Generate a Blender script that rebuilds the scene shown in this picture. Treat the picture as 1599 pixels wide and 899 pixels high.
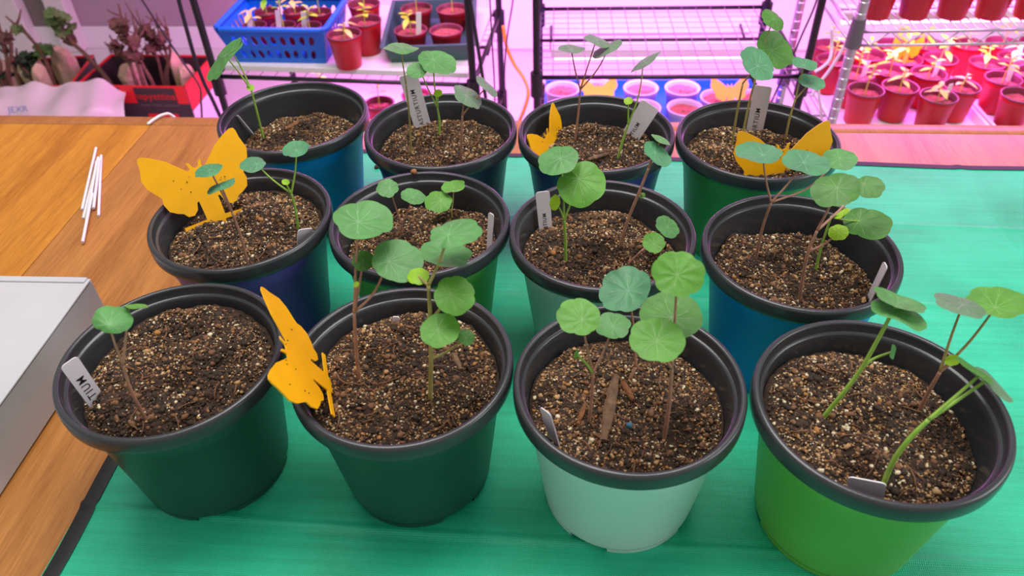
import bpy, bmesh, math, random
import numpy as np
from mathutils import Vector, Matrix, Quaternion
from mathutils.geometry import tessellate_polygon

for o in list(bpy.data.objects): bpy.data.objects.remove(o, do_unlink=True)
scene = bpy.context.scene
COL = scene.collection

# ------------------------------------------------------------------ camera, world, lights, exposure
IW, IH, FPX = 1599, 899, 1201.3
TZ = 0.75                                   # table top height
POT_H = 0.1304
CAM_Z = TZ + POT_H + 0.4076
YAW = math.radians(5.28)                    # the table's back edge runs along world X
PITCH, ROLL = math.radians(40.804), math.radians(-2.005)
RZ = Matrix.Rotation(YAW, 3, 'Z')
_fw = RZ @ Vector((0, math.cos(PITCH), -math.sin(PITCH)))
_r0 = RZ @ Vector((1, 0, 0)); _u0 = RZ @ Vector((0, math.sin(PITCH), math.cos(PITCH)))
_rt = math.cos(ROLL) * _r0 + math.sin(ROLL) * _u0
_up = -math.sin(ROLL) * _r0 + math.cos(ROLL) * _u0
CAM = Vector((0, 0, CAM_Z))
cd = bpy.data.cameras.new('camera'); cam = bpy.data.objects.new('camera', cd); COL.objects.link(cam)
cd.sensor_width = 36.0; cd.lens = FPX * 36.0 / IW; cd.clip_start = 0.02
m3 = Matrix((_rt, _up, -_fw)).transposed()
cam.matrix_world = Matrix.Translation(CAM) @ m3.to_4x4()
cd.dof.use_dof = True; cd.dof.focus_distance = 0.68; cd.dof.aperture_fstop = 9.0
scene.camera = cam

w = bpy.data.worlds.new('world'); scene.world = w; w.use_nodes = True
w.node_tree.nodes['Background'].inputs[0].default_value = (1.0, 0.98, 0.95, 1)
w.node_tree.nodes['Background'].inputs[1].default_value = 0.40

def area(name, loc, target, size, power, color):
    l = bpy.data.lights.new(name, 'AREA'); l.shape = 'RECTANGLE'; l.size, l.size_y = size
    l.energy = power; l.color = color
    o = bpy.data.objects.new(name, l); COL.objects.link(o); o.location = loc
    o.rotation_euler = (Vector(target) - Vector(loc)).to_track_quat('-Z', 'Y').to_euler()
    return o
area('ceiling_light', (-0.1, 0.85, 2.45), (0.0, 0.6, 0.75), (1.5, 0.9), 36, (1.0, 0.97, 0.92))
area('window_light', (2.2, 0.2, 2.0), (0.1, 0.6, 0.75), (1.2, 1.3), 26, (0.93, 0.97, 1.0))
scene.view_settings.view_transform = 'Standard'; scene.view_settings.look = 'None'
scene.view_settings.gamma = 1.0; scene.view_settings.use_curve_mapping = False
scene.view_settings.exposure = 0.0

# ------------------------------------------------------------------ helpers
def ray(px, py):
    return (_fw + _rt * ((px - IW / 2) / FPX) - _up * ((py - IH / 2) / FPX))
def onz(px, py, z):
    d = ray(px, py); return CAM + d * ((z - CAM_Z) / d.z)
def fdist(p):                               # distance in the camera's horizontal heading
    return -math.sin(YAW) * p.x + math.cos(YAW) * p.y
def aty(px, py, Y):
    d = ray(px, py); return CAM + d * (Y / fdist(d))
def heading(x, y, z=0.0):
    return RZ @ Vector((x, y, z))
def depth(p): return (p - CAM).dot(_fw)
def lin(r, g, b):
    f = lambda c: c / 12.92 if c <= 0.04045 else ((c + 0.055) / 1.055) ** 2.4
    return (f(r / 255), f(g / 255), f(b / 255), 1)

MATS = {}
def mat(name, col, rough=0.5, var=0.0, vscale=40, bump=0.0, bscale=200, metal=0.0, spec=0.5, trans=0.0, emit=None, alpha=1.0):
    if name in MATS: return MATS[name]
    m = bpy.data.materials.new(name); m.use_nodes = True; nt = m.node_tree
    b = nt.nodes['Principled BSDF']; MATS[name] = m
    b.inputs['Base Color'].default_value = col; b.inputs['Roughness'].default_value = rough
    b.inputs['Metallic'].default_value = metal; b.inputs['Specular IOR Level'].default_value = spec
    tc = nt.nodes.new('ShaderNodeTexCoord')
    if var:
        n = nt.nodes.new('ShaderNodeTexNoise'); n.inputs['Scale'].default_value = vscale; n.inputs['Detail'].default_value = 6
        nt.links.new(tc.outputs['Object'], n.inputs['Vector'])
        mr = nt.nodes.new('ShaderNodeMapRange'); mr.inputs[1].default_value = 0.3; mr.inputs[2].default_value = 0.7
        mr.inputs[3].default_value = 1 - var; mr.inputs[4].default_value = 1 + var
        nt.links.new(n.outputs['Fac'], mr.inputs[0])
        mx = nt.nodes.new('ShaderNodeVectorMath'); mx.operation = 'SCALE'; mx.inputs[0].default_value = col[:3]
        nt.links.new(mr.outputs[0], mx.inputs['Scale']); nt.links.new(mx.outputs[0], b.inputs['Base Color'])
    if bump:
        n2 = nt.nodes.new('ShaderNodeTexNoise'); n2.inputs['Scale'].default_value = bscale; n2.inputs['Detail'].default_value = 4
        nt.links.new(tc.outputs['Object'], n2.inputs['Vector'])
        bp = nt.nodes.new('ShaderNodeBump'); bp.inputs['Strength'].default_value = bump; bp.inputs['Distance'].default_value = 0.002
        nt.links.new(n2.outputs['Fac'], bp.inputs['Height']); nt.links.new(bp.outputs[0], b.inputs['Normal'])
    if trans:
        t = nt.nodes.new('ShaderNodeBsdfTranslucent'); ms = nt.nodes.new('ShaderNodeMixShader'); ms.inputs[0].default_value = trans
        t.inputs[0].default_value = col
        out = nt.nodes['Material Output']; nt.links.new(b.outputs[0], ms.inputs[1]); nt.links.new(t.outputs[0], ms.inputs[2]); nt.links.new(ms.outputs[0], out.inputs[0])
    if emit:
        b.inputs['Emission Color'].default_value = emit[0]; b.inputs['Emission Strength'].default_value = emit[1]
    if alpha < 1: b.inputs['Alpha'].default_value = alpha
    return m

def wood_mat(name, c1, c2, rough=0.35, rot=0.0):
    m = bpy.data.materials.new(name); m.use_nodes = True; nt = m.node_tree; b = nt.nodes['Principled BSDF']
    tc = nt.nodes.new('ShaderNodeTexCoord'); mp = nt.nodes.new('ShaderNodeMapping')
    mp.inputs['Scale'].default_value = (1, 0.05, 1); mp.inputs['Rotation'].default_value = (0, 0, rot)
    nt.links.new(tc.outputs['Object'], mp.inputs[0])
    n = nt.nodes.new('ShaderNodeTexNoise'); n.inputs['Scale'].default_value = 420; n.inputs['Detail'].default_value = 6; n.inputs['Roughness'].default_value = 0.7
    nt.links.new(mp.outputs[0], n.inputs['Vector'])
    n2 = nt.nodes.new('ShaderNodeTexNoise'); n2.inputs['Scale'].default_value = 38; n2.inputs['Detail'].default_value = 3; n2.inputs['Distortion'].default_value = 0.6
    nt.links.new(mp.outputs[0], n2.inputs['Vector'])
    ad = nt.nodes.new('ShaderNodeMath'); ad.operation = 'MULTIPLY_ADD'; ad.inputs[1].default_value = 0.55
    nt.links.new(n.outputs['Fac'], ad.inputs[0])
    s = nt.nodes.new('ShaderNodeMath'); s.operation = 'MULTIPLY'; s.inputs[1].default_value = 0.40
    nt.links.new(n2.outputs['Fac'], s.inputs[0]); nt.links.new(s.outputs[0], ad.inputs[2])
    r = nt.nodes.new('ShaderNodeValToRGB'); r.color_ramp.elements[0].position = 0.34; r.color_ramp.elements[1].position = 0.62
    r.color_ramp.elements[0].color = c2; r.color_ramp.elements[1].color = c1
    nt.links.new(ad.outputs[0], r.inputs[0]); nt.links.new(r.outputs[0], b.inputs['Base Color'])
    b.inputs['Roughness'].default_value = rough
    bp = nt.nodes.new('ShaderNodeBump'); bp.inputs['Strength'].default_value = 0.15; bp.inputs['Distance'].default_value = 0.001
    nt.links.new(ad.outputs[0], bp.inputs['Height']); nt.links.new(bp.outputs[0], b.inputs['Normal'])
    return m

class MB:
    def __init__(s): s.v = []; s.f = []; s.mi = []; s.cur = 0
    def add(s, vs, fs):
        o = len(s.v); s.v += [tuple(v) for v in vs]
        for f in fs: s.f.append(tuple(i + o for i in f)); s.mi.append(s.cur)
    def box(s, c, d, R=None):
        x, y, z = d[0] / 2, d[1] / 2, d[2] / 2
        vs = [Vector((a, b, e)) for a in (-x, x) for b in (-y, y) for e in (-z, z)]
        if R: vs = [R @ v for v in vs]
        vs = [v + Vector(c) for v in vs]
        s.add(vs, [(0, 1, 3, 2), (4, 6, 7, 5), (0, 4, 5, 1), (2, 3, 7, 6), (0, 2, 6, 4), (1, 5, 7, 3)])
    def bbox(s, c, d, bev=0.003):            # box with chamfered edges
        bm = bmesh.new(); bmesh.ops.create_cube(bm, size=1)
        for v in bm.verts: v.co = Vector((v.co.x * d[0], v.co.y * d[1], v.co.z * d[2])) + Vector(c)
        bmesh.ops.bevel(bm, geom=bm.edges[:], offset=bev, segments=2, affect='EDGES', profile=0.5)
        bm.verts.index_update()
        s.add([v.co for v in bm.verts], [[v.index for v in f.verts] for f in bm.faces]); bm.free()
    def tube(s, pts, rad, n=8, caps=True):
        pts = [Vector(p) for p in pts]
        if not hasattr(rad, '__len__'): rad = [rad] * len(pts)
        t0 = (pts[1] - pts[0]).normalized()
        u = t0.orthogonal().normalized(); vs = []; fs = []
        for i, p in enumerate(pts):
            t = (pts[min(i + 1, len(pts) - 1)] - pts[max(i - 1, 0)])
            t = t.normalized() if t.length > 1e-9 else t0
            u = (u - t * u.dot(t)); u = u.normalized() if u.length > 1e-6 else t.orthogonal().normalized()
            w_ = t.cross(u)
            for k in range(n):
                a = 2 * math.pi * k / n
                vs.append(p + (u * math.cos(a) + w_ * math.sin(a)) * rad[i])
        for i in range(len(pts) - 1):
            for k in range(n):
                k2 = (k + 1) % n
                fs.append((i * n + k, i * n + k2, (i + 1) * n + k2, (i + 1) * n + k))
        if caps:
            fs.append(tuple(range(n))[::-1]); fs.append(tuple((len(pts) - 1) * n + k for k in range(n)))
        s.add(vs, fs)
    def lathe(s, prof, n=64, c=(0, 0, 0), a0=0, a1=2 * math.pi):
        full = abs(a1 - a0 - 2 * math.pi) < 1e-6; m = n if full else n + 1
        vs = []; fs = []
        for r, z in prof:
            for k in range(m):
                a = a0 + (a1 - a0) * k / n
                vs.append((c[0] + r * math.cos(a), c[1] + r * math.sin(a), c[2] + z))
        for i in range(len(prof) - 1):
            for k in range(n):
                k2 = (k + 1) % m
                fs.append((i * m + k, i * m + k2, (i + 1) * m + k2, (i + 1) * m + k))
        s.add(vs, fs)
    def build(s, name, mats, parent=None, smooth=True, flat_angle=None):
        me = bpy.data.meshes.new(name); me.from_pydata(s.v, [], s.f)
        if not isinstance(mats, (list, tuple)): mats = [mats]
        for m in mats: me.materials.append(m)
        if len(mats) > 1: me.polygons.foreach_set('material_index', s.mi)
        if smooth:
            me.polygons.foreach_set('use_smooth', [True] * len(me.polygons))
            me.update()
            if flat_angle: me.set_sharp_from_angle(angle=math.radians(flat_angle))
        me.update()
        o = bpy.data.objects.new(name, me); COL.objects.link(o)
        if parent is not None: o.parent = parent
        return o

def tag(o, label=None, cat=None, group=None, kind=None):
    if label: o['label'] = label
    if cat: o['category'] = cat
    if group: o['group'] = group
    if kind: o['kind'] = kind
    return o
def thing(name, label, cat, loc=(0, 0, 0), rz=0.0, group=None):
    o = bpy.data.objects.new(name, None); COL.objects.link(o); o.empty_display_size = 0.02
    o.location = loc; o.rotation_euler = (0, 0, rz)
    return tag(o, label, cat, group)
def copy_tree(o, parent=None):
    c = o.copy(); COL.objects.link(c); c.parent = parent
    for ch in list(o.children): copy_tree(ch, c)
    return c
def spline(pts, n=6):
    P = [Vector(p) for p in pts]
    if len(P) < 3:
        return [P[0].lerp(P[1], i / n) for i in range(n + 1)]
    Q = [P[0] * 2 - P[1]] + P + [P[-1] * 2 - P[-2]]; out = []
    for i in range(1, len(Q) - 2):
        for k in range(n):
            t = k / n; a, b, c, d = Q[i - 1], Q[i], Q[i + 1], Q[i + 2]
            out.append(0.5 * (2 * b + (c - a) * t + (2 * a - 5 * b + 4 * c - d) * t * t + (3 * b - a - 3 * c + d) * t ** 3))
    out.append(P[-1]); return out
def text_mesh(name, body, size, m, parent, M, align='CENTER', sp_=1.0, bold=0.0):
    cu = bpy.data.curves.new('txt', 'FONT'); cu.body = body; cu.size = size; cu.align_x = align; cu.align_y = 'CENTER'
    cu.space_character = sp_; cu.offset = bold; cu.extrude = 0.00005; cu.resolution_u = 3
    to = bpy.data.objects.new('txt', cu); COL.objects.link(to)
    bpy.context.view_layer.update()
    me = bpy.data.meshes.new_from_object(to.evaluated_get(bpy.context.evaluated_depsgraph_get()))
    bpy.data.objects.remove(to, do_unlink=True)
    me.materials.clear(); me.materials.append(m)
    me.transform(M)
    o = bpy.data.objects.new(name, me); COL.objects.link(o); o.parent = parent
    return o

# ------------------------------------------------------------------ materials
black_pl = mat('black_plastic', lin(54, 55, 59), 0.25, 0.08, 30, 0.04, 400)
chrome = mat('chrome', lin(190, 190, 195), 0.3, metal=0.9)
black_metal = mat('black_metal', lin(22, 20, 24), 0.4)
white_wall = mat('white_wall', lin(214, 208, 202), 0.8, 0.04, 3)
white_pl = mat('white_plastic', lin(225, 222, 222), 0.45)
tag_pl = mat('tag_plastic', lin(226, 218, 224), 0.5)
ink = mat('ink', lin(28, 28, 34), 0.6)
red_pl = mat('red_plastic', lin(190, 14, 22), 0.4)
oak = wood_mat('oak_left', lin(212, 146, 48), lin(164, 98, 24))
oak2 = wood_mat('oak_right', lin(192, 130, 64), lin(146, 90, 38))
oak3 = wood_mat('oak_trim', lin(186, 120, 66), lin(150, 92, 46), 0.35, math.pi / 2)
yellow_pl = mat('sticky_yellow', lin(240, 172, 4), 0.35, 0.05, 60)
# ------------------------------------------------------------------ the room
WY = 2.95                                   # back wall
floor_m = mat('floor_vinyl', lin(214, 208, 206), 0.55, 0.05, 6)
mb = MB(); mb.box((0, 0.8, -0.02), (12.0, 4.6, 0.04)); tag(mb.build('floor', floor_m, smooth=False), kind='structure')
mb = MB(); mb.box((0, WY + 0.05, 1.25), (12.0, 0.1, 2.5)); tag(mb.build('wall_back', mat('wall_paint', lin(164, 142, 152), 0.85, 0.04, 4), smooth=False), kind='structure')
mb = MB(); mb.bbox((0, WY - 0.008, 0.045), (12.0, 0.016, 0.09), 0.004); tag(mb.build('baseboard_back', white_pl, smooth=False), kind='structure')
def wall_x(px, py):
    d = ray(px, py); p = CAM + d * ((WY - 0.03) / d.y); return p.x
for i, (a, b) in enumerate(((-12, 31), (74, 106))):
    xa, xb = wall_x(a, 5), wall_x(b, 5)
    mb = MB(); mb.bbox(((xa + xb) / 2, WY - 0.03, 1.2), (abs(xb - xa), 0.06, 2.4), 0.006)
    tag(mb.build('trim_%d' % (i + 1), white_wall, smooth=False), kind='structure')
xa, xb = wall_x(31, 5), wall_x(74, 5)
mb = MB(); mb.box(((xa + xb) / 2, WY - 0.004, 1.2), (abs(xb - xa), 0.008, 2.4))
tag(mb.build('trim_3', mat('brown_panel', lin(120, 108, 104), 0.8, 0.05, 5), smooth=False), kind='structure')

# ------------------------------------------------------------------ the table
YB = 0.990; XS = -0.608
tb = thing('dining_table', 'large oak dining table under the green tarp', 'table', (0.0, 0.43, 0))
def tbuild(mb, name, m, **k):
    o = mb.build(name, m, None, **k); o.parent = tb; o.matrix_parent_inverse = Matrix.Translation((0, -0.43, 0)); return o
for x0, x1, m in ((-1.35, XS - 0.0006, oak), (XS + 0.0006, 0.24, oak2), (0.2412, 1.15, oak2)):
    mb = MB(); mb.bbox(((x0 + x1) / 2, (YB - 0.0285 - 0.06) / 2, TZ - 0.014), (x1 - x0, YB - 0.0285 + 0.06, 0.028), 0.0008)
    tbuild(mb, 'table_board', m, smooth=False)
mb = MB(); mb.bbox((-0.1, YB - 0.0135, TZ - 0.0145), (2.5, 0.027, 0.029), 0.005); tbuild(mb, 'edge_trim', oak3, smooth=True, flat_angle=40)
mb = MB(); mb.box((-0.1, YB - 0.12, TZ - 0.075), (2.2, 0.022, 0.09)); mb.box((-0.1, 0.06, TZ - 0.075), (2.2, 0.022, 0.09)); tbuild(mb, 'apron', oak2, smooth=False)
for x in (-1.2, 1.0):
    for y in (0.06, YB - 0.12):
        mb = MB(); mb.bbox((x, y, (TZ - 0.028) / 2), (0.065, 0.065, TZ - 0.028), 0.006); tbuild(mb, 'leg', oak2, smooth=False)

# ------------------------------------------------------------------ the tarp
def tarp_mat():
    m = bpy.data.materials.new('green_tarp'); m.use_nodes = True; nt = m.node_tree; b = nt.nodes['Principled BSDF']
    tc = nt.nodes.new('ShaderNodeTexCoord')
    def wave(dirn):
        wv = nt.nodes.new('ShaderNodeTexWave'); wv.bands_direction = dirn; wv.inputs['Scale'].default_value = 200; wv.inputs['Distortion'].default_value = 0.25
        wv.inputs['Detail'].default_value = 1; wv.inputs['Detail Scale'].default_value = 0.4
        nt.links.new(tc.outputs['Object'], wv.inputs['Vector']); return wv
    a, c = wave('X'), wave('Y')
    mu = nt.nodes.new('ShaderNodeMath'); mu.operation = 'MULTIPLY'; nt.links.new(a.outputs['Fac'], mu.inputs[0]); nt.links.new(c.outputs['Fac'], mu.inputs[1])
    n = nt.nodes.new('ShaderNodeTexNoise'); n.inputs['Scale'].default_value = 9; n.inputs['Detail'].default_value = 5
    nt.links.new(tc.outputs['Object'], n.inputs['Vector'])
    mp = nt.nodes.new('ShaderNodeMapping'); mp.inputs['Scale'].default_value = (3, 90, 1); nt.links.new(tc.outputs['Object'], mp.inputs[0])
    n3 = nt.nodes.new('ShaderNodeTexNoise'); n3.inputs['Scale'].default_value = 3; n3.inputs['Detail'].default_value = 4; nt.links.new(mp.outputs[0], n3.inputs['Vector'])
    s1 = nt.nodes.new('ShaderNodeMath'); s1.operation = 'MULTIPLY_ADD'; s1.inputs[1].default_value = 0.35; nt.links.new(mu.outputs[0], s1.inputs[0]); nt.links.new(n.outputs['Fac'], s1.inputs[2])
    s2 = nt.nodes.new('ShaderNodeMath'); s2.operation = 'MULTIPLY_ADD'; s2.inputs[1].default_value = 0.4; nt.links.new(n3.outputs['Fac'], s2.inputs[0]); nt.links.new(s1.outputs[0], s2.inputs[2])
    r = nt.nodes.new('ShaderNodeValToRGB'); r.color_ramp.elements[0].position = 0.45; r.color_ramp.elements[1].position = 1.05
    r.color_ramp.elements[0].color = lin(14, 150, 108); r.color_ramp.elements[1].color = lin(40, 208, 162)
    nt.links.new(s2.outputs[0], r.inputs[0]); nt.links.new(r.outputs[0], b.inputs['Base Color'])
    b.inputs['Roughness'].default_value = 0.36
    bp = nt.nodes.new('ShaderNodeBump'); bp.inputs['Strength'].default_value = 0.6; bp.inputs['Distance'].default_value = 0.0006
    nt.links.new(mu.outputs[0], bp.inputs['Height']); nt.links.new(bp.outputs[0], b.inputs['Normal'])
    return m
TARP_M = tarp_mat(); TT = 0.0012
l1, l2 = onz(66, 899, TZ), onz(172, 715, TZ)
b1, b2 = onz(590, 236, TZ), onz(1599, 263, TZ)
ld = (l2 - l1).normalized(); bd = (b2 - b1).normalized()
t_ = ((b1.x - l1.x) * bd.y - (b1.y - l1.y) * bd.x) / (ld.x * bd.y - ld.y * bd.x)
TLc = l1 + ld * t_
def tarp_pt(u, v):                          # metres to the right of / towards the viewer from the back left corner
    p = TLc + bd * u - ld * v; return p
tarp = thing('tarpaulin', 'green woven tarpaulin with black hem spread over the oak table', 'tarp', (TLc.x, TLc.y, TZ))
rng = random.Random(4)
UW, VW = 1.28, TLc.y - 0.0
def tarp_z(u, v):
    z = 0.0006 * (1 + math.sin(u * 9 + 1.3 * v * 5)) * 0.5 + 0.0005 * (1 + math.sin(v * 17 + u * 4)) * 0.5
    for c, h, wd in ((vA, 0.0018, 0.003), (vB, 0.0014, 0.003), (vC, 0.0016, 0.003)):
        d = v - c - 0.004 * math.sin(u * 6); z += h * math.exp(-(d / wd) ** 2)
    for c, h, wd in ((uA, 0.0012, 0.004), (uB, 0.001, 0.004)):
        d = u - c - 0.012 * (v - 0.3); z += h * math.exp(-(d / wd) ** 2)
    return TZ + TT + z
def uv_of(p):
    d = p - TLc; den = bd.x * (-ld.y) - bd.y * (-ld.x)
    return ((d.x * -ld.y - d.y * -ld.x) / den, (bd.x * d.y - bd.y * d.x) / den)
vA = uv_of(onz(600, 822, TZ))[1]; vB = uv_of(onz(1400, 357, TZ))[1]; vC = uv_of(onz(800, 455, TZ))[1]
uA = uv_of(onz(1545, 330, TZ))[0]; uB = uv_of(onz(795, 460, TZ))[0]
us = np.linspace(0, UW, 170); vs = np.linspace(0, VW, 480)
mb = MB(); nu, nv = len(us), len(vs)
mb.add([(lambda p: (p.x, p.y, tarp_z(u, v)))(tarp_pt(u, v)) for v in vs for u in us],
       [(j * nu + i, j * nu + i + 1, (j + 1) * nu + i + 1, (j + 1) * nu + i)[::-1] for j in range(nv - 1) for i in range(nu - 1)])
o = mb.build('sheet', TARP_M, None); o.parent = tarp; o.matrix_parent_inverse = Matrix.Translation((-TLc.x, -TLc.y, -TZ))
hem_m = mat('hem_black', lin(34, 36, 36), 0.6, 0.15, 80, 0.3, 700)
def strip(a, b, wd):                        # a hem strip folded round the sheet's edge
    n = 500; vs_, fs = [], []
    for i in range(n + 1):
        (u0, v0), (u1, v1) = a, b; u = u0 + (u1 - u0) * i / n; v = v0 + (v1 - v0) * i / n
        du, dv = (wd, 0) if abs(v1 - v0) > abs(u1 - u0) else (0, wd)
        wob = 0.0015 * math.sin(i * 0.06)
        for k, zz in ((-0.05, -0.0009), (0, 0.0010), (1, 0.0010)):
            uu, vv = u + du * k + (wob if du else 0), v + dv * k + (wob if dv else 0)
            p = tarp_pt(uu, vv); vs_.append((p.x, p.y, tarp_z(uu, vv) + zz))
    for i in range(n):
        for k in range(2): fs.append((i * 3 + k, i * 3 + k + 1, i * 3 + 4 + k, i * 3 + 3 + k))
    m_ = MB(); m_.add(vs_, fs); return m_
for a, b, wd in (((0, 0), (0, VW), 0.013), ((0, 0), (UW, 0), 0.009)):
    o = strip(a, b, wd).build('hem', hem_m, None); o.parent = tarp; o.matrix_parent_inverse = Matrix.Translation((-TLc.x, -TLc.y, -TZ))
POT_Z = TZ + TT + 0.0006

# ------------------------------------------------------------------ white carton box on the table
bA, bB = onz(0, 778, TZ), onz(177, 505, TZ)
def height_at(p, px, py):                   # height at which the vertical through p meets the row py
    best = min((abs((lambda q: IH / 2 - FPX * (q.dot(_up)) / q.dot(_fw))(Vector((p.x, p.y, TZ + h)) - CAM) - py), h) for h in [i * 0.001 for i in range(10, 160)])
    return best[1]
BH = height_at(bB, 130, 434)
bdir = (bA - bB).normalized(); bleft = Vector((bdir.y, -bdir.x, 0))
if bleft.x > 0: bleft = -bleft
wb = thing('white_box', 'flat white cardboard box lying on the bare oak', 'box', (bB.x, bB.y, TZ), math.atan2(bleft.y, bleft.x))
# local: +x runs left away from the near side, y towards the viewer or away
sgn = 1 if (Matrix.Rotation(math.atan2(bleft.y, bleft.x), 3, 'Z') @ Vector((0, 1, 0))).dot(bdir) > 0 else -1
LBX, LBY = 0.34, (bA - bB).length + 0.16
card = mat('white_card', lin(190, 189, 194), 0.55, 0.03, 12)
def lb(c, d, name, bev=0.0012, m=card):
    q = MB(); q.bbox((c[0], sgn * c[1], c[2]), d, bev); return q.build(name, m, wb, smooth=False)
lb((LBX / 2, LBY / 2, BH / 2 - 0.001), (LBX, LBY, BH - 0.005), 'tray')
lb((LBX / 2, LBY / 2 + 0.001, BH - 0.0012), (LBX + 0.002, LBY, 0.0024), 'lid')
lb((LBX / 2 + 0.001, 0.0045, BH + 0.0004), (LBX - 0.002, 0.008, 0.0024), 'fold_ridge')
lb((LBX / 2, 0.002, BH - 0.009), (LBX - 0.01, 0.003, 0.012), 'tuck_flap')

# ------------------------------------------------------------------ six white sticks
stick_m = mat('paper_stick', lin(226, 222, 224), 0.6)
SK = [((150, 231), (128, 327), 0), ((153.5, 246), (130, 341), 0), ((158, 243), (154, 337), 0), ((151, 252), (135, 345), 1), ((155.5, 249), (146, 325), 1), ((144, 302), (129, 378), 1)]
for (a, b, lay) in SK:
    z = TZ + 0.0019 + lay * 0.0034
    A, B = onz(*a, z), onz(*b, z if lay == 0 else z - 0.001)
    o = MB(); o.tube([A, A.lerp(B, 0.5), B], 0.0018, 10)
    tag(o.build('paper_stick', stick_m, smooth=True, flat_angle=40), 'thin white paper stick in the little heap on the oak board', 'stick', 'white sticks heaped on the table')

# a white cord hooked over the table edge at the board joint
P_ = [Vector((XS - 0.003, YB - 0.03, TZ + 0.0022)), Vector((XS + 0.001, YB - 0.018, TZ + 0.0030)), Vector((XS + 0.009, YB - 0.004, TZ + 0.0036)), Vector((XS + 0.018, YB + 0.003, TZ - 0.001)), Vector((XS + 0.022, YB + 0.005, TZ - 0.03)), Vector((XS + 0.024, YB + 0.006, TZ - 0.2))]
o = MB(); o.tube(spline(P_, 6), 0.0022, 8); tag(o.build('hanging_string', white_pl), 'thin white string hanging over the table edge at the board joint', 'string')
# a dark crumb of soil on the tarp
def crumb(name, px, py, z, r, m, label, cat, seed):
    p = onz(px, py, z + r * 0.6); bm = bmesh.new(); bmesh.ops.create_icosphere(bm, subdivisions=2, radius=r); rg = random.Random(seed)
    for v in bm.verts: v.co = v.co * rg.uniform(0.75, 1.2); v.co.z *= 0.75
    q = MB(); bm.verts.index_update(); q.add([v.co + p for v in bm.verts], [[v.index for v in f.verts] for f in bm.faces]); bm.free()
    return tag(q.build(name, m), label, cat)
# ------------------------------------------------------------------ helper: parent a mesh that is already in world coordinates
def wchild(o, parent):
    o.parent = parent
    R_ = parent.rotation_euler.to_matrix().to_4x4()
    o.matrix_parent_inverse = (Matrix.Translation(parent.location) @ R_).inverted()
    return o
# ------------------------------------------------------------------ the twelve pots
POTS = {  # x, y in the camera's heading, size, colour, soil depth below the rim, soil tilt (x, y), label
    1: (-0.2562, 0.4085, 1.003, (36, 72, 60), 0.0200, (0.02, 0.10), 'dark green plastic flower pot overhanging the bare wood, beside the white box'),
    2: (-0.0829, 0.3950, 0.997, (38, 80, 68), 0.0210, (0.00, 0.06), 'dark green plastic flower pot with a sideways butterfly card at its rim'),
    3: (0.0801, 0.3664, 0.995, (224, 238, 238), 0.0250, (-0.02, 0.02), 'pale mint plastic flower pot holding bark chips on its soil'),
    4: (0.2453, 0.3369, 1.010, (114, 182, 72), 0.0240, (-0.10, 0.05), 'bright green plastic flower pot with three leaning stems and a wide blank plant tag'),
    5: (-0.2477, 0.5860, 1.004, (92, 60, 160), 0.0205, (0.03, 0.05), 'deep purple plastic flower pot with a butterfly card spread over the bare wood'),
    6: (-0.0818, 0.5707, 0.997, (104, 180, 74), 0.0310, (0.00, 0.00), 'green plastic flower pot between the purple pot and a mint pot'),
    7: (0.0812, 0.5446, 0.997, (218, 230, 230), 0.0270, (-0.03, 0.03), 'pale mint plastic flower pot between a green pot and a blue pot'),
    8: (0.2455, 0.5100, 0.995, (0, 122, 222), 0.0330, (-0.02, 0.00), 'blue plastic flower pot next to the bright green pot'),
    9: (-0.2361, 0.7772, 1.003, (0, 126, 214), 0.0360, (0.04, 0.02), 'blue plastic flower pot by the table edge near the wooden boards'),
    10: (-0.0706, 0.7377, 0.994, (34, 38, 72), 0.0260, (0.00, 0.02), 'blackish navy plastic flower pot between a blue pot and a navy pot'),
    11: (0.0943, 0.7195, 0.999, (66, 60, 140), 0.0270, (0.00, 0.00), 'navy plastic flower pot with a narrow butterfly card tucked inside its rim'),
    12: (0.2579, 0.6951, 1.000, (74, 146, 64), 0.0270, (-0.06, 0.03), 'green plastic flower pot with a butterfly card facing out over its rim'),
}
soil_ms = [mat('soil_dark', lin(60, 42, 30), 0.95, 0.5, 300, 0.8, 900), mat('grain_black', lin(50, 35, 25), 0.85), mat('grain_brown', lin(116, 80, 54), 0.85),
           mat('grain_tan', lin(176, 136, 92), 0.8), mat('grain_pale', lin(216, 198, 166), 0.75), mat('grain_ochre', lin(166, 112, 56), 0.8)]
bm = bmesh.new(); bmesh.ops.create_icosphere(bm, subdivisions=1, radius=1); bm.verts.index_update()
ICO_V = np.array([v.co[:] for v in bm.verts]); ICO_F = np.array([[v.index for v in f.verts] for f in bm.faces]); bm.free()
def grains(rg, pos, size, flat=0.8):
    n = len(pos); S = size[:, None] * rg.uniform(0.55, 1.25, (n, 3))
    q = rg.normal(size=(n, 4)); q /= np.linalg.norm(q, axis=1)[:, None]; w_, x, y, z = q.T
    R = np.stack([1 - 2 * (y * y + z * z), 2 * (x * y - z * w_), 2 * (x * z + y * w_), 2 * (x * y + z * w_), 1 - 2 * (x * x + z * z), 2 * (y * z - x * w_),
                  2 * (x * z - y * w_), 2 * (y * z + x * w_), 1 - 2 * (x * x + y * y)], -1).reshape(n, 3, 3)
    V = ICO_V[None] * rg.uniform(0.55, 1.2, (n, len(ICO_V), 1)) * S[:, None, :]
    V = np.einsum('nij,nkj->nki', R, V); V[..., 2] *= flat
    return V + pos[:, None, :]
SOIL_FN = {}
def inner_r(z, s): return s * (0.058 + 0.0152 * (z / s - 0.012) / 0.105)
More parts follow.
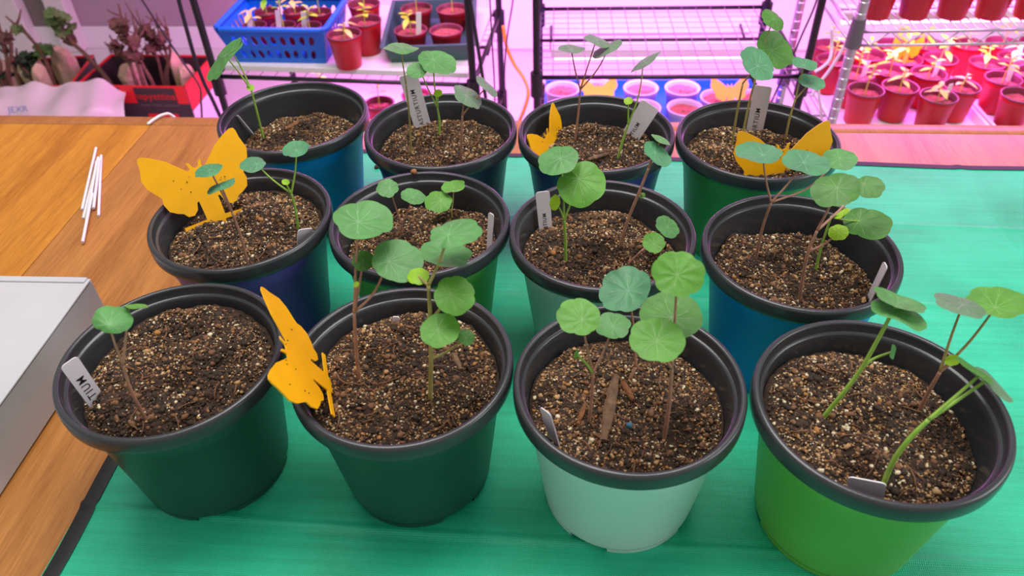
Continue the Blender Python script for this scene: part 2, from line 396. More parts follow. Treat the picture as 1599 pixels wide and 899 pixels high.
def make_pot(k):
    x, y, s, colr, L, tilt, label = POTS[k]
    c = heading(x, y); t = thing('flower_pot', label, 'flower pot', (c.x, c.y, POT_Z), 0.4 * k, 'flower pots in three rows on the tarpaulin')
    bm_ = mat('pot_colour_%d' % k, lin(*colr), 0.38, 0.04, 14, 0.03, 300)
    b = MB()
    b.lathe([(r * s, z * s) for r, z in ((0.0, 0.004), (0.050, 0.004), (0.0575, 0.0042), (0.0592, 0.006), (0.0600, 0.009), (0.0712, 0.0955), (0.0718, 0.0962), (0.0724, 0.0968), (0.0748, 0.1185))], 80)
    for q in range(4):
        a0 = q * math.pi / 2 + 0.2
        b.lathe([(r * s, z * s) for r, z in ((0.0540, 0.0045), (0.0542, 0.0), (0.0580, 0.0), (0.0589, 0.002), (0.0592, 0.0058))], 16, a0=a0, a1=a0 + 1.05)
    b.build('pot_body', bm_, t, flat_angle=50)
    r_ = MB()
    r_.lathe([(r * s, z * s) for r, z in ((0.0740, 0.1160), (0.0812, 0.1162), (0.0822, 0.1172), (0.0825, 0.1205), (0.0823, 0.1275), (0.0815, 0.1297), (0.0803, 0.1304), (0.0784, 0.1304), (0.0775, 0.1298), (0.0771, 0.1280))], 96)
    tag(r_.build('rim', black_pl, t), 'rolled black rim')
    i_ = MB()
    i_.lathe([(r * s, z * s) for r, z in ((0.0772, 0.1292), (0.0766, 0.1235), (0.0762, 0.1228), (0.0744, 0.1222), (0.0738, 0.1214), (0.0732, 0.1170), (0.058, 0.012), (0.0, 0.012))], 80)
    i_.build('inner_wall', black_pl, t, flat_angle=35)
    # soil: an uneven crumbly bed, thousands of loose grains on it
    rg = np.random.default_rng(100 + k)
    z0 = POT_H * s - L; lum = [(rg.uniform(-0.06, 0.06), rg.uniform(-0.06, 0.06), rg.uniform(-0.004, 0.0055), rg.uniform(0.004, 0.018)) for _ in range(80)]
    hx, hy = tilt; cy, sy = math.cos(YAW), math.sin(YAW)
    def h(X, Y):                             # X, Y: world offsets from the pot's axis
        X = np.asarray(X, float); Y = np.asarray(Y, float); u = X * cy + Y * sy; v = -X * sy + Y * cy
        z = z0 + hx * u + hy * v
        for a, b2, am, wd in lum: z = z + am * np.exp(-((X - a) ** 2 + (Y - b2) ** 2) / wd ** 2)
        rr = np.sqrt(X * X + Y * Y) / (0.069 * s); z = z + 0.004 * np.clip(1 - rr * rr, 0, 1); z = z - 0.004 * np.clip(rr - 0.8, 0, 1) / 0.2
        return z
    SOIL_FN[k] = lambda X, Y: float(h(X - c.x, Y - c.y)) + POT_Z
    nr, na = 30, 90; V = [(0, 0, float(h(0, 0)))]; F = []
    for i in range(1, nr + 1):
        for j in range(na):
            a = 2 * math.pi * j / na; rr = (inner_r(z0, s) - 0.0006) * i / nr; X, Y = rr * math.cos(a), rr * math.sin(a)
            z = float(h(X, Y)) + rg.normal() * 0.0007
            if i == nr:
                rm = inner_r(z, s) - 0.0004; X, Y = rm * math.cos(a), rm * math.sin(a)
            V.append((X, Y, z))
    for j in range(na): F.append((0, 1 + j, 1 + (j + 1) % na))
    for i in range(nr - 1):
        for j in range(na):
            a, b2 = 1 + i * na + j, 1 + i * na + (j + 1) % na; F.append((a, a + na, b2 + na)); F.append((a, b2 + na, b2))
    n = 6500
    rad = np.sqrt(rg.uniform(0, 1, n)) * 0.0685 * s; an = rg.uniform(0, 2 * math.pi, n); X, Y = rad * np.cos(an), rad * np.sin(an)
    size = rg.lognormal(math.log(0.00078), 0.42, n); size = np.clip(size, 0.0005, 0.0034)
    pos = np.stack([X, Y, h(X, Y) + size * 0.35], -1)
    kind = rg.choice([1, 2, 3, 4, 5], n, p=([0.16, 0.38, 0.28, 0.09, 0.09] if k in (3, 6, 7, 9, 10, 2) else [0.36, 0.26, 0.20, 0.12, 0.06]))
    patch = sum(am * np.exp(-((X - a) ** 2 + (Y - b2) ** 2) / wd ** 2) for a, b2, am, wd in [(rg.uniform(-0.07, 0.07), rg.uniform(-0.07, 0.07), rg.choice([-1, 1]), rg.uniform(0.008, 0.022)) for _ in range(26)])
    kind = np.where((patch > 0.8) & (kind >= 3) & (rg.uniform(size=n) < 0.75), 1, kind); kind = np.where((patch < -0.45) & (kind == 1) & (rg.uniform(size=n) < 0.6), 3, kind)
    # a few dozen clods
    nc = 420; rad = np.sqrt(rg.uniform(0, 1, nc)) * 0.062 * s; an = rg.uniform(0, 2 * math.pi, nc)
    X2, Y2 = rad * np.cos(an), rad * np.sin(an); sz2 = rg.uniform(0.0016, 0.0036, nc)
    pos = np.concatenate([pos, np.stack([X2, Y2, h(X2, Y2)], -1)]); size = np.concatenate([size, sz2]); kind = np.concatenate([kind, rg.choice([0, 1, 2], nc, p=[0.4, 0.35, 0.25])])
    G = grains(rg, pos, size); ng = len(pos); base = len(V)
    allV = np.concatenate([np.array(V), G.reshape(-1, 3)]); GF = (ICO_F[None] + (np.arange(ng) * len(ICO_V))[:, None, None]).reshape(-1, 3) + base
    allF = np.concatenate([np.array(F), GF]); mi = np.concatenate([np.zeros(len(F), int), np.repeat(kind, len(ICO_F))])
    # thin fibres
    fb = MB()
    for _ in range(34):
        rr = 0.06 * s * math.sqrt(rg.uniform()); a = rg.uniform(0, 6.28); a2 = rg.uniform(0, 6.28); ln = rg.uniform(0.005, 0.016)
        p0 = (rr * math.cos(a), rr * math.sin(a)); pts = []
        for q in range(4):
            xx = p0[0] + (q / 3 - 0.5) * ln * math.cos(a2 + q * 0.15); yy = p0[1] + (q / 3 - 0.5) * ln * math.sin(a2 + q * 0.15)
            pts.append((xx, yy, float(h(xx, yy)) + 0.0022 + rg.uniform(-0.0006, 0.001)))
        fb.tube(pts, rg.uniform(0.0003, 0.0007), 5)
    fv = np.array(fb.v); ff = []
    for f in fb.f: ff += [(f[0], f[i], f[i + 1]) for i in range(1, len(f) - 1)]
    ff = np.array(ff) + len(allV); allV = np.concatenate([allV, fv]); mi = np.concatenate([mi, np.full(len(ff), 2)]); allF = np.concatenate([allF, ff])
    me = bpy.data.meshes.new('soil'); me.vertices.add(len(allV)); me.vertices.foreach_set('co', allV.ravel())
    me.loops.add(len(allF) * 3); me.loops.foreach_set('vertex_index', allF.ravel().astype(np.int32))
    me.polygons.add(len(allF)); me.polygons.foreach_set('loop_start', np.arange(0, len(allF) * 3, 3, dtype=np.int32))
    for m in soil_ms: me.materials.append(m)
    me.polygons.foreach_set('material_index', mi.astype(np.int32)); me.update(calc_edges=True); me.validate()
    o = bpy.data.objects.new('soil', me); COL.objects.link(o); o.parent = t; o.rotation_euler = (0, 0, -0.4 * k)
    tag(o, 'dark crumbly potting soil full of pale grains', kind='stuff')
    return t
for k in POTS: make_pot(k)
def soil_hit(k, px, py):                     # where the sight line through a point of the soil meets the bed
    x, y, s = POTS[k][:3]; c = heading(x, y); z = POT_Z + POT_H * s - POTS[k][4]
    for _ in range(6):
        p = onz(px, py, z)
        dx, dy = p.x - c.x, p.y - c.y; d = math.hypot(dx, dy)
        if d > 0.064 * s: dx, dy = dx * 0.064 * s / d, dy * 0.064 * s / d
        z = SOIL_FN[k](c.x + dx, c.y + dy)
    return Vector((c.x + dx, c.y + dy, z))

# ------------------------------------------------------------------ nasturtium seedlings
LEAF_C = [(94, 158, 50), (88, 150, 78), (84, 148, 104), (156, 206, 20), (108, 138, 106), (76, 132, 48)]
leaf_ms = [mat('leaf_%d' % i, lin(*c), 0.5, 0.16, 70, 0.35, 150, trans=0.25) for i, c in enumerate(LEAF_C)]
vein_ms = [mat('vein_%d' % i, lin(*[min(255, int(v * 0.72 + 250 * 0.28)) for v in c]), 0.55, trans=0.2) for i, c in enumerate(LEAF_C)]
stem_ms = {'r': mat('stem_red', lin(170, 124, 100), 0.5, 0.2, 120), 'g': mat('stem_green', lin(146, 186, 72), 0.5, 0.15, 120), 'b': mat('stem_olive', lin(160, 148, 84), 0.5, 0.2, 120)}
def frame_at(p):
    c = (CAM - p).normalized(); R = (_rt - c * _rt.dot(c)).normalized(); return c, R, c.cross(R)
def make_leaf(root, p, rad, nrm, M, tint, seed, cup=None, fold=0.0, hub=(0.0, -0.1), lobes=7, amp=0.06):
    rg = random.Random(seed); nrm = nrm.normalized(); M = (M - nrm * M.dot(nrm)).normalized(); Y = nrm.cross(M)
    if cup is None: cup = rg.uniform(-0.14, 0.12)
    ph = rg.uniform(0, 6.28); la = [rg.uniform(0.3, 1.3) * amp for _ in range(lobes + 1)]; wph = rg.uniform(0, 6.28); wa = rg.uniform(0.025, 0.075); el = rg.uniform(0.0, 0.05)
    def out(a):
        t = ((a + ph) / (2 * math.pi) * lobes) % lobes; i = int(t); f = t - i
        dip = (abs(f - 0.5) * 2) ** 3
        d = la[i] if f < 0.5 else la[(i + 1) % lobes]
        return (1 + el * math.cos(2 * a + wph)) * (1 - d * dip) * (1 + 0.012 * math.sin(5 * a + wph))
    def pt(rho, a, lift=0.0):
        r = out(a); x = hub[0] * (1 - rho) + rho * r * math.cos(a); y = hub[1] * (1 - rho) + rho * r * math.sin(a)
        z = cup * rho * rho + wa * rho ** 2 * math.sin(3 * a + wph) + fold * abs(x) + lift + 0.018 * rho * math.cos(a * 9 + ph) * math.sin(rho * 3.1)
        return p + (M * x + Y * y + nrm * z) * rad
    nr, na = 9, 72; V = [pt(0, 0)]; F = []
    for i in range(1, nr + 1):
        for j in range(na): V.append(pt(i / nr, 2 * math.pi * j / na))
    for j in range(na): F.append((0, 1 + j, 1 + (j + 1) % na))
    for i in range(nr - 1):
        for j in range(na):
            a, b = 1 + i * na + j, 1 + i * na + (j + 1) % na; F.append((a, a + na, b + na, b))
    m = MB(); m.add(V, F); lo = wchild(m.build('leaf', leaf_ms[tint]), root)
    v = MB(); nv = 9
    def ribbon(path, w0, w1):
        vs = []; n = len(path)
        for i, (rho, a) in enumerate(path):
            q = pt(rho, a, 0.008); q2 = pt(min(1, rho + 0.02), a, 0.008); t = (q2 - q); t = t.normalized() if t.length > 1e-9 else M
            sd = nrm.cross(t) * rad * (w0 + (w1 - w0) * i / (n - 1)); vs += [q - sd, q + sd]
        v.add(vs, [(2 * i, 2 * i + 2, 2 * i + 3, 2 * i + 1) for i in range(n - 1)])
    for k in range(nv):
        a = ph + 2 * math.pi * k / nv + rg.uniform(-0.1, 0.1)
        ribbon([(0.02 + 0.9 * i / 8, a + 0.03 * math.sin(i + k)) for i in range(9)], 0.013, 0.005)
        r0 = rg.uniform(0.4, 0.55); sd = 0.2
        for sg in (-1, 1): ribbon([(r0 + 0.4 * i / 5, a + sg * sd * (i / 5) * (1 - 0.2 * i / 5) + 0.02 * math.sin(k)) for i in range(6)], 0.008, 0.003)
    vo = v.build('veins', vein_ms[tint], None); vo.parent = lo; tag(vo, 'pale radiating leaf veins')
    return pt(0, 0)
SEED = [0]
def plant(pot, label, base, col, way, leaves, r0=0.0016):
    B = soil_hit(pot, *base); Y0 = fdist(B)
    root = thing('nasturtium_seedling', label, 'seedling', B, 0, 'nasturtium seedlings in the flower pots')
    pts = [B + Vector((0, 0, -0.006)), B]
    for wx, wy, dy in way: pts.append(aty(wx, wy, Y0 + dy))
    if len(pts) > 2:
        sp = spline(pts, 7); q = MB(); q.tube(sp, [r0 * (1 - 0.35 * i / (len(sp) - 1)) for i in range(len(sp))], 8)
        wchild(q.build('stem', stem_ms[col]), root)
    for lf in leaves:
        px, py, a, b, ang, tint, dy, si = lf[:8]; kw = lf[8] if len(lf) > 8 else {}
        SEED[0] += 1; p = aty(px, py, Y0 + dy); c, R, U = frame_at(p); A = math.radians(ang)
        M = R * math.cos(A) + U * math.sin(A); N = -R * math.sin(A) + U * math.cos(A)
        ct = min(0.98, b / a); st = math.sqrt(1 - ct * ct) * kw.get('sg', 1)
        rad = a * depth(p) / FPX
        hub = make_leaf(root, p, rad, c * ct + N * st, M, tint, SEED[0] * 7 + 3, kw.get('cup'), kw.get('fold', 0), kw.get('hub', (0.0, -0.1)), kw.get('lobes', 7), kw.get('amp', 0.09))
        S = pts[1:][si]; nrm = (c * ct + N * st).normalized()
        ln = (hub - S).length; pc = kw.get('pc', col)
        mid = S.lerp(hub, 0.55) - nrm * ln * kw.get('bow', 0.07)
        pr = [S, mid, hub - nrm * 0.0004]; sp = spline(pr, 8); q = MB()
        q.tube(sp, [max(0.0005, r0 * (0.62 - 0.22 * i / (len(sp) - 1))) for i in range(len(sp))], 7)
        wchild(q.build('petiole', stem_ms[pc]), root)
    return root
plant(1, 'lone seedling with one folded leaf in the dark green pot beside the white box', (228, 655), 'r', [(205, 610, 0.0), (192, 570, 0.0)],
      [(176, 494, 29, 23, 5, 1, 0.0, 2, dict(cup=-0.25, hub=(-0.2, -0.55), lobes=5, amp=0.12)), (213, 478, 17, 4, -2, 0, 0.012, 2, dict(hub=(-0.6, 0), bow=0.02))], 0.0015)
plant(2, 'seedling with a reddish forked stem and three leaves beside the sideways butterfly', (561, 592), 'r', [(556, 540, 0.002), (553, 488, 0.004)],
      [(568, 344, 47, 30, -6, 1, 0.03, 2, dict(hub=(-0.18, -0.12))), (567, 406, 18, 16, 0, 5, 0.02, 2), (621, 407, 41, 33, 4, 1, 0.012, 2, dict(hub=(-0.35, 0.0), bow=0.2)), (556, 444, 5, 7 * 0.6, 60, 3, 0.004, 2)], 0.0018)
plant(2, 'many-leaved seedling with five round leaves in the dark green pot with the sideways butterfly', (672, 622), 'b', [(673, 560, 0.0), (672, 500, 0.004), (669, 445, 0.008)],
      [(696, 399, 40, 22, -4, 1, 0.022, 3, dict(hub=(-0.1, 0.3))), (712, 361, 41, 22, 6, 1, 0.018, 3, dict(hub=(-0.32, -0.2))), (710, 459, 34, 30, 0, 0, 0.0, 2, dict(hub=(-0.2, 0.0))),
       (687, 514, 32, 27, 10, 0, -0.012, 2, dict(hub=(-0.1, 0.0))), (728, 526, 14, 13, -30, 5, -0.004, 1, dict(bow=0.25)), (653, 430, 18, 13, 15, 3, 0.02, 3)], 0.0019)
plant(3, 'seedling with two pale green leaves and a side shoot next to the bark chip', (920, 658), 'r', [(924, 620, 0.0), (926, 582, 0.0)],
      [(903, 494, 34, 30, -8, 0, 0.004, 2, dict(hub=(0.2, -0.15))), (957, 508, 28, 21, 0, 1, 0.016, 2, dict(hub=(0.0, -0.1))), (899, 553, 7, 3, 80, 0, 0.0, 2, dict(pc='g'))], 0.0015)
plant(3, 'short hidden stem with one broad blue-green leaf in the mint pot with bark', (983, 592), 'r', [(993, 573, 0.004)],
      [(976, 453, 43, 34, 28, 2, 0.02, 1, dict(hub=(0.1, -0.1)))], 0.0016)
plant(3, 'seedling with three large bright leaves in the mint pot with bark', (1037, 684), 'r', [(1045, 630, 0.0), (1049, 575, 0.004)],
      [(1059, 427, 40, 38, 0, 0, 0.02, 2, dict(hub=(-0.03, -0.05))), (1048, 492, 51, 36, -12, 5, 0.024, 2, dict(hub=(0.05, -0.1), amp=0.03)), (1026, 530, 42, 37, -4, 0, 0.0, 2, dict(hub=(0.0, -0.05)))], 0.0018)
plant(4, 'green leaning stem with two overlapping leaves and a side shoot', (1287, 650), 'g', [(1318, 612, 0.0), (1344, 577, 0.002), (1368, 535, 0.004), (1390, 494, 0.006)],
      [(1402, 474, 40, 11, -26, 1, 0.01, 4, dict(hub=(0.0, 0.2), fold=0.1)), (1404, 490, 42, 15, -27, 1, 0.002, 4, dict(hub=(-0.3, -0.2), fold=-0.15)), (1394, 549, 12, 4, 82, 1, 0.004, 2, dict(sg=-1, bow=0.15))], 0.0018)
plant(4, 'forked reddish seedling with two broad leaves and a yellow bud beside the soil gap', (1437, 638), 'r', [(1452, 608, 0.0), (1468, 580, 0.0)],
      [(1500, 473, 38, 14, -24, 4, 0.014, 2, dict(hub=(0.1, -0.1), pc='b')), (1557, 473, 43, 25, -4, 0, 0.02, 2, dict(hub=(-0.05, -0.3), pc='b')), (1487, 563, 11, 9, 10, 3, 0.0, 2)], 0.0018)
plant(4, 'thick green seedling with two edge-on leaves beside the wide blank tag', (1381, 752), 'g', [(1396, 718, 0.0), (1421, 684, 0.0), (1450, 655, 0.002)],
      [(1520, 580, 31, 5, -42, 5, 0.012, 3, dict(hub=(0.3, 0))), (1553, 599, 36, 7, -51, 4, 0.012, 3, dict(hub=(-0.3, 0)))], 0.002)
plant(5, 'thin purplish seedling with two narrow leaves before the spread butterfly', (389, 424), 'r', [(378, 375, 0.0), (362, 330, 0.0)],
      [(325, 265, 23, 9, 22, 2, 0.0, 2, dict(hub=(0.1, -0.1))), (344, 288, 24, 6, 27, 2, -0.006, 2, dict(hub=(0.0, 0.0)))], 0.0016)
plant(5, 'green forked seedling with two leaves and a bud near the tag of the purple pot', (466, 358), 'g', [(461, 325, 0.0), (455, 302, 0.0)],
      [(394, 255, 21, 11, 8, 2, 0.012, 2, dict(hub=(0.3, -0.2))), (462, 233, 22, 12, 18, 2, 0.012, 2, dict(hub=(0.0, -0.2))), (446, 284, 6, 5, 0, 3, 0.0, 2)], 0.0016)
plant(6, 'small reddish seedling with two round leaves in the green pot between purple and mint', (628, 366), 'r', [(627, 350, 0.0)],
      [(605, 293, 18, 14, 8, 1, 0.004, 1, dict(hub=(0.2, -0.1))), (645, 307, 20, 12, -10, 1, 0.004, 1)], 0.0014)
plant(6, 'small green seedling with two overlapping leaves in the green pot between purple and mint', (706, 342), 'b', [(705, 330, 0.0)],
      [(708, 292, 19, 10, 12, 0, 0.014, 1), (684, 313, 22, 17, 10, 0, 0.0, 1, dict(hub=(0.2, 0.0), amp=0.1))], 0.0014)
plant(7, 'tall green seedling with two large leaves beside the tag of the mint pot', (883, 408), 'g', [(883, 375, 0.0), (881, 343, 0.0)],
      [(871, 249, 32, 23, 20, 1, 0.012, 2, dict(hub=(0.15, 0.0))), (908, 285, 39, 35, 5, 0, 0.0, 2, dict(hub=(-0.1, 0.2), amp=0.07)), (866, 316, 13, 8, 85, 3, 0.0, 2)], 0.0017)
plant(7, 'tall bare reddish stem with two small grey-green leaves and a bud', (968, 384), 'r', [(980, 345, 0.0), (998, 300, 0.0), (1013, 262, 0.002)],
      [(1026, 241, 25, 14, -42, 2, 0.0, 3, dict(hub=(-0.2, 0.0))), (1032, 218, 18, 4, -28, 1, 0.014, 3), (1003, 305, 5, 4, 30, 0, 0.0, 2)], 0.0017)
plant(7, 'low leaning seedling with two small round leaves at the edge of the mint pot', (982, 412), 'r', [(1000, 393, -0.002)],
      [(1043, 353, 20, 15, -40, 1, 0.01, 1, dict(amp=0.1)), (1021, 379, 18, 16, 0, 0, -0.004, 1)], 0.0014)
plant(8, 'brown-stemmed seedling with three frosted leaves against the outward butterfly', (1180, 404), 'r', [(1190, 358, 0.0), (1204, 316, 0.0)],
      [(1184, 239, 36, 16, -6, 2, 0.012, 2, dict(hub=(0.2, -0.2))), (1259, 253, 36, 19, -10, 2, 0.016, 2, dict(hub=(-0.1, -0.1))), (1311, 247, 26, 17, 0, 1, 0.03, 2, dict(hub=(0.0, 0.0), bow=0.15))], 0.0017)
plant(8, 'reddish forked seedling with four dark leaves in the blue pot next to bright green', (1248, 468), 'r', [(1255, 425, 0.0), (1262, 393, 0.0), (1276, 360, 0.002)],
      [(1305, 294, 36, 28, 0, 5, 0.004, 3, dict(hub=(0.05, 0.0))), (1357, 292, 23, 18, -12, 5, 0.03, 3, dict(hub=(-0.4, 0.2))), (1309, 362, 15, 13, 0, 3, 0.0, 2, dict(bow=0.15))], 0.0018)
plant(8, 'slim green stem with one oval leaf and a bright bud in the blue pot', (1274, 420), 'g', [(1284, 380, 0.0), (1298, 338, 0.0)],
      [(1354, 351, 35, 25, -8, 5, -0.004, 2, dict(hub=(-0.35, 0.2))), (1314, 332, 13, 5, 32, 3, 0.0, 2)], 0.0014)
plant(9, 'green leaning seedling with one big drooping leaf by the black rack pole', (412, 218), 'g', [(402, 178, 0.0), (393, 142, 0.0)],
      [(346, 90, 40, 10, 48, 1, 0.0, 2, dict(hub=(0.15, -0.2), fold=-0.1)), (358, 78, 26, 5, 44, 1, 0.010, 2, dict(hub=(0.1, 0))), (391, 137, 6, 5, 0, 3, 0.0, 2)], 0.0017)
plant(10, 'tall thin seedling with one flat leaf before the tag of the blackish navy pot', (642, 240), 'b', [(639, 180, 0.0), (634, 130, 0.0)],
      [(626, 74, 29, 7, -1, 1, 0.004, 2)], 0.0014)
plant(10, 'green forked seedling with two glossy leaves and a yellow bud, navy-black pot', (686, 213), 'g', [(686, 188, 0.0), (683, 168, 0.0)],
      [(683, 99, 31, 18, -18, 1, 0.012, 2, dict(hub=(-0.25, 0.2))), (651, 111, 17, 12, 12, 1, 0.0, 2, dict(hub=(0.3, 0.0))), (684, 145, 7, 6, 0, 3, 0.0, 2)], 0.0016)
plant(10, 'reddish seedling with two greyish tilted leaves in the blackish navy pot', (720, 250), 'r', [(721, 205, 0.0), (722, 180, 0.0)],
      [(731, 150, 26, 13, -40, 4, 0.0, 2, dict(hub=(-0.1, -0.1))), (761, 134, 21, 7, -45, 4, 0.01, 2)], 0.0016)
plant(11, 'tall reddish seedling with three flat leaves in the navy pot', (898, 218), 'r', [(903, 178, 0.0), (906, 140, 0.0)],
      [(892, 76, 22, 6, 0, 4, 0.0, 2), (933, 63, 22, 7, -16, 4, 0.006, 2, dict(hub=(-0.1, 0))), (947, 74, 25, 8, 28, 4, 0.0, 2, dict(hub=(0.2, 0)))], 0.0015)
plant(11, 'pale green seedling with one slanted leaf and a bud beside a leaning tag', (965, 246), 'g', [(973, 218, 0.0), (981, 195, 0.0)],
      [(1006, 94, 29, 5, 35, 4, 0.01, 2, dict(hub=(-0.05, 0))), (981, 157, 7, 6, 0, 3, 0.0, 2)], 0.0016)
plant(12, 'olive stem with one broad frosted leaf beside the upright tag', (1143, 225), 'b', [(1150, 180, 0.0), (1160, 130, 0.0)],
      [(1181, 101, 32, 19, -42, 2, -0.014, 2, dict(hub=(0.1, 0.0)))], 0.0016)
plant(12, 'tallest seedling with two deep green leaves stacked above the upright tag', (1160, 210), 'b', [(1170, 160, 0.004), (1181, 118, 0.006)],
      [(1209, 79, 33, 22, -46, 5, 0.006, 2, dict(hub=(-0.1, -0.15))), (1208, 30, 21, 11, -42, 5, 0.01, 2, dict(hub=(0.0, 0.0)))], 0.0016)
plant(12, 'twin-stemmed seedling with two small oval leaves behind the outward butterfly', (1226, 218), 'b', [(1233, 185, 0.0), (1242, 155, 0.0)],
      [(1256, 101, 19, 9, -16, 2, 0.006, 2), (1267, 129, 21, 11, -18, 2, 0.0, 2, dict(hub=(-0.1, 0.1)))], 0.0015)

# ------------------------------------------------------------------ plant tags
def plant_tag(label, pot, base, tip, wpx, dyt, wdep=0.0, text=None, tsize=0.0062, edge=0.012):
    B = soil_hit(pot, *base); Y0 = fdist(B); T = aty(tip[0], tip[1], Y0 + dyt)
    ax = (T - B).normalized(); c, R, U = frame_at(T)
    W = (R * wpx[0] - U * wpx[1]) * depth(T) / FPX + c * wdep; W = W - ax * W.dot(ax); hw = W.length / 2; W.normalize()
    N = W.cross(ax)
    if N.dot(c) < 0: W = -W; N = -N
    root = thing('plant_tag', label, 'plant tag', B, 0, 'plastic plant tags')
    ln = (T - B).length; bot = -0.025; ol = []; r = min(0.003, hw * 0.6)
    for sx, a0 in ((1, 0), (-1, 90)):
        for k in range(5):
            a = math.radians(a0 + 90 * k / 4); ol.append((sx * (hw - r) + r * math.cos(a), ln - r + r * math.sin(a)))
    ol += [(-hw * 0.9, bot), (hw * 0.9, bot)]
    q = MB(); n = len(ol); th = 0.0004
    q.add([B + W * x + ax * y + N * s_ * th for s_ in (1, -1) for x, y in ol], [tuple(range(n)), tuple(range(n, 2 * n))[::-1]] + [(i, n + i, n + (i + 1) % n, (i + 1) % n) for i in range(n)])
    wchild(q.build('tag_blade', tag_pl, smooth=False), root)
    if text:
        X3, Y3 = ax, N.cross(ax)
        Mx = Matrix((X3, Y3, N)).transposed().to_4x4(); Mx.translation = B + ax * (ln - edge) + N * (th + 0.0001)
        o = text_mesh('lettering', text, tsize, ink, None, Mx, 'RIGHT', 1.2, tsize * 0.003); wchild(o, root); tag(o, 'handwritten black letters')
    return root
T_ = 'NASTURTIUM'
plant_tag('white tag leaning out over the rim beside the white box', 1, (150, 625), (107, 564), (-18, 24), 0.0, 0, T_, 0.0085, 0.016)
plant_tag('narrow tag turned edge-on at the front of the mint pot with bark', 3, (866, 690), (851, 640), (17, 12), 0.0, 0.006)
plant_tag('wide blank white tag low at the rim of the bright green pot', 4, (1351, 776), (1354, 749), (54, 11), -0.001)
plant_tag('short blank tag beside the green seedling of the purple pot', 5, (479, 388), (477, 357), (24, -12), 0.0)
plant_tag('thin edge-on tag inside the green pot between purple and mint', 6, (764, 392), (767, 333), (9, -5), 0.004, 0.007)
plant_tag('tag at the rim of the mint pot between green and blue', 7, (852, 356), (847, 299), (22, -6), 0.006, 0, T_, 0.005, 0.022)
plant_tag('edge-on tag leaning outward in the blue pot next to bright green', 8, (1358, 468), (1383, 412), (8, 4), 0.0, 0.008)
plant_tag('tag half hidden behind the spread butterfly in the blue pot', 9, (380, 208), (370, 180), (8, 6), -0.006, 0.0)
plant_tag('tall lettered tag standing in the blackish navy pot', 10, (660, 196), (637, 116), (29, -6), 0.0, 0, T_, 0.0072, 0.018)
plant_tag('slanting lettered tag in the navy pot with a narrow butterfly', 11, (985, 212), (1016, 163), (26, 18), 0.0, 0, T_, 0.006, 0.024)
plant_tag('upright lettered tag in the green pot with the outward butterfly', 12, (1178, 200), (1192, 134), (27, 5), 0.0, 0, T_, 0.0072, 0.026)
o = plant_tag('tiny buried tag tip at the back of the dark green pot with the sideways butterfly', 2, (619, 503), (618, 494), (11, 2), 0.0)

# ------------------------------------------------------------------ butterfly sticky cards
HALF = [(0.0, 0.95), (0.25, 1.05), (0.45, 1.5), (0.72, 1.6), (0.62, 1.3), (0.55, 0.95), (0.8, 0.85), (1.5, 1.5), (2.3, 2.3), (3.4, 3.0), (4.1, 3.32), (4.45, 3.3), (4.6, 3.0), (4.65, 2.4),
        (4.85, 1.6), (4.95, 1.2), (4.7, 0.4), (4.5, 0.1), (4.1, -0.4), (3.85, -0.8), (3.95, -1.35), (3.7, -2.1), (3.1, -2.5), (2.6, -2.7), (2.3, -3.1), (1.75, -3.15), (1.3, -2.75), (1.1, -2.1), (0.9, -2.05),
        (0.85, -3.85), (3.05, -3.95), (3.1, -4.35), (0.75, -4.3), (0.5, -5.4), (0.0, -6.0)]
OUT = HALF[1:-1] + [HALF[-1]] + [(-x, y) for x, y in HALF[1:-1][::-1]] + [HALF[0]]
OUT = OUT[::-1]
def butterfly(label, C, U, V, unit, bend=0.0, lift=0.0):
    U = U.normalized(); V = (V - U * V.dot(U)).normalized(); N = U.cross(V)
    root = thing('butterfly_sticky_card', label, 'sticky trap', C, 0, 'yellow butterfly sticky cards')
    def w(x, y):
        return C + (U * x + V * y) * unit + N * unit * (bend * max(0, -y - 0.5) ** 2 * 0.12 + lift * abs(x) ** 2 * 0.03)
    vs = OUT; fs = [tuple(t) for t in tessellate_polygon([[Vector((x, y, 0)) for x, y in OUT]])]
    ar = lambda f: (vs[f[1]][0] - vs[f[0]][0]) * (vs[f[2]][1] - vs[f[0]][1]) - (vs[f[1]][1] - vs[f[0]][1]) * (vs[f[2]][0] - vs[f[0]][0])
    fs = [f if ar(f) > 0 else f[::-1] for f in fs]; n = len(vs); be = [(k, (k + 1) % n) for k in range(n)]; th = 0.0005
    q = MB(); q.add([w(x, y) + N * th for x, y in vs] + [w(x, y) - N * th for x, y in vs], fs + [tuple(i + n for i in f)[::-1] for f in fs] + [(a, b, b + n, a + n) for a, b in be])
    wchild(q.build('card', yellow_pl, smooth=False), root)
    rg = random.Random(int(C.x * 1e4)); sp = MB()
    sgn_ = 1 if N.dot(CAM - C) > 0 else -1
    for _ in range(9):
        x, y = rg.uniform(-3.6, 3.8), rg.uniform(-1.2, 1.2); p = w(x, y) + N * sgn_ * (th + 0.0002); r = rg.uniform(0.00035, 0.0008)
        b2 = bmesh.new(); bmesh.ops.create_icosphere(b2, subdivisions=1, radius=r); b2.verts.index_update()
        sp.add([v.co + p for v in b2.verts], [[v.index for v in f.verts] for f in b2.faces]); b2.free()
    o = wchild(sp.build('stuck_insects', mat('insect', lin(70, 48, 12), 0.7)), root); tag(o, 'dark specks of trapped insects', kind='stuff')
    return root
cU = heading(1, 0, 0); cV = Vector((0, 0, 1)); cY = heading(0, 1, 0)
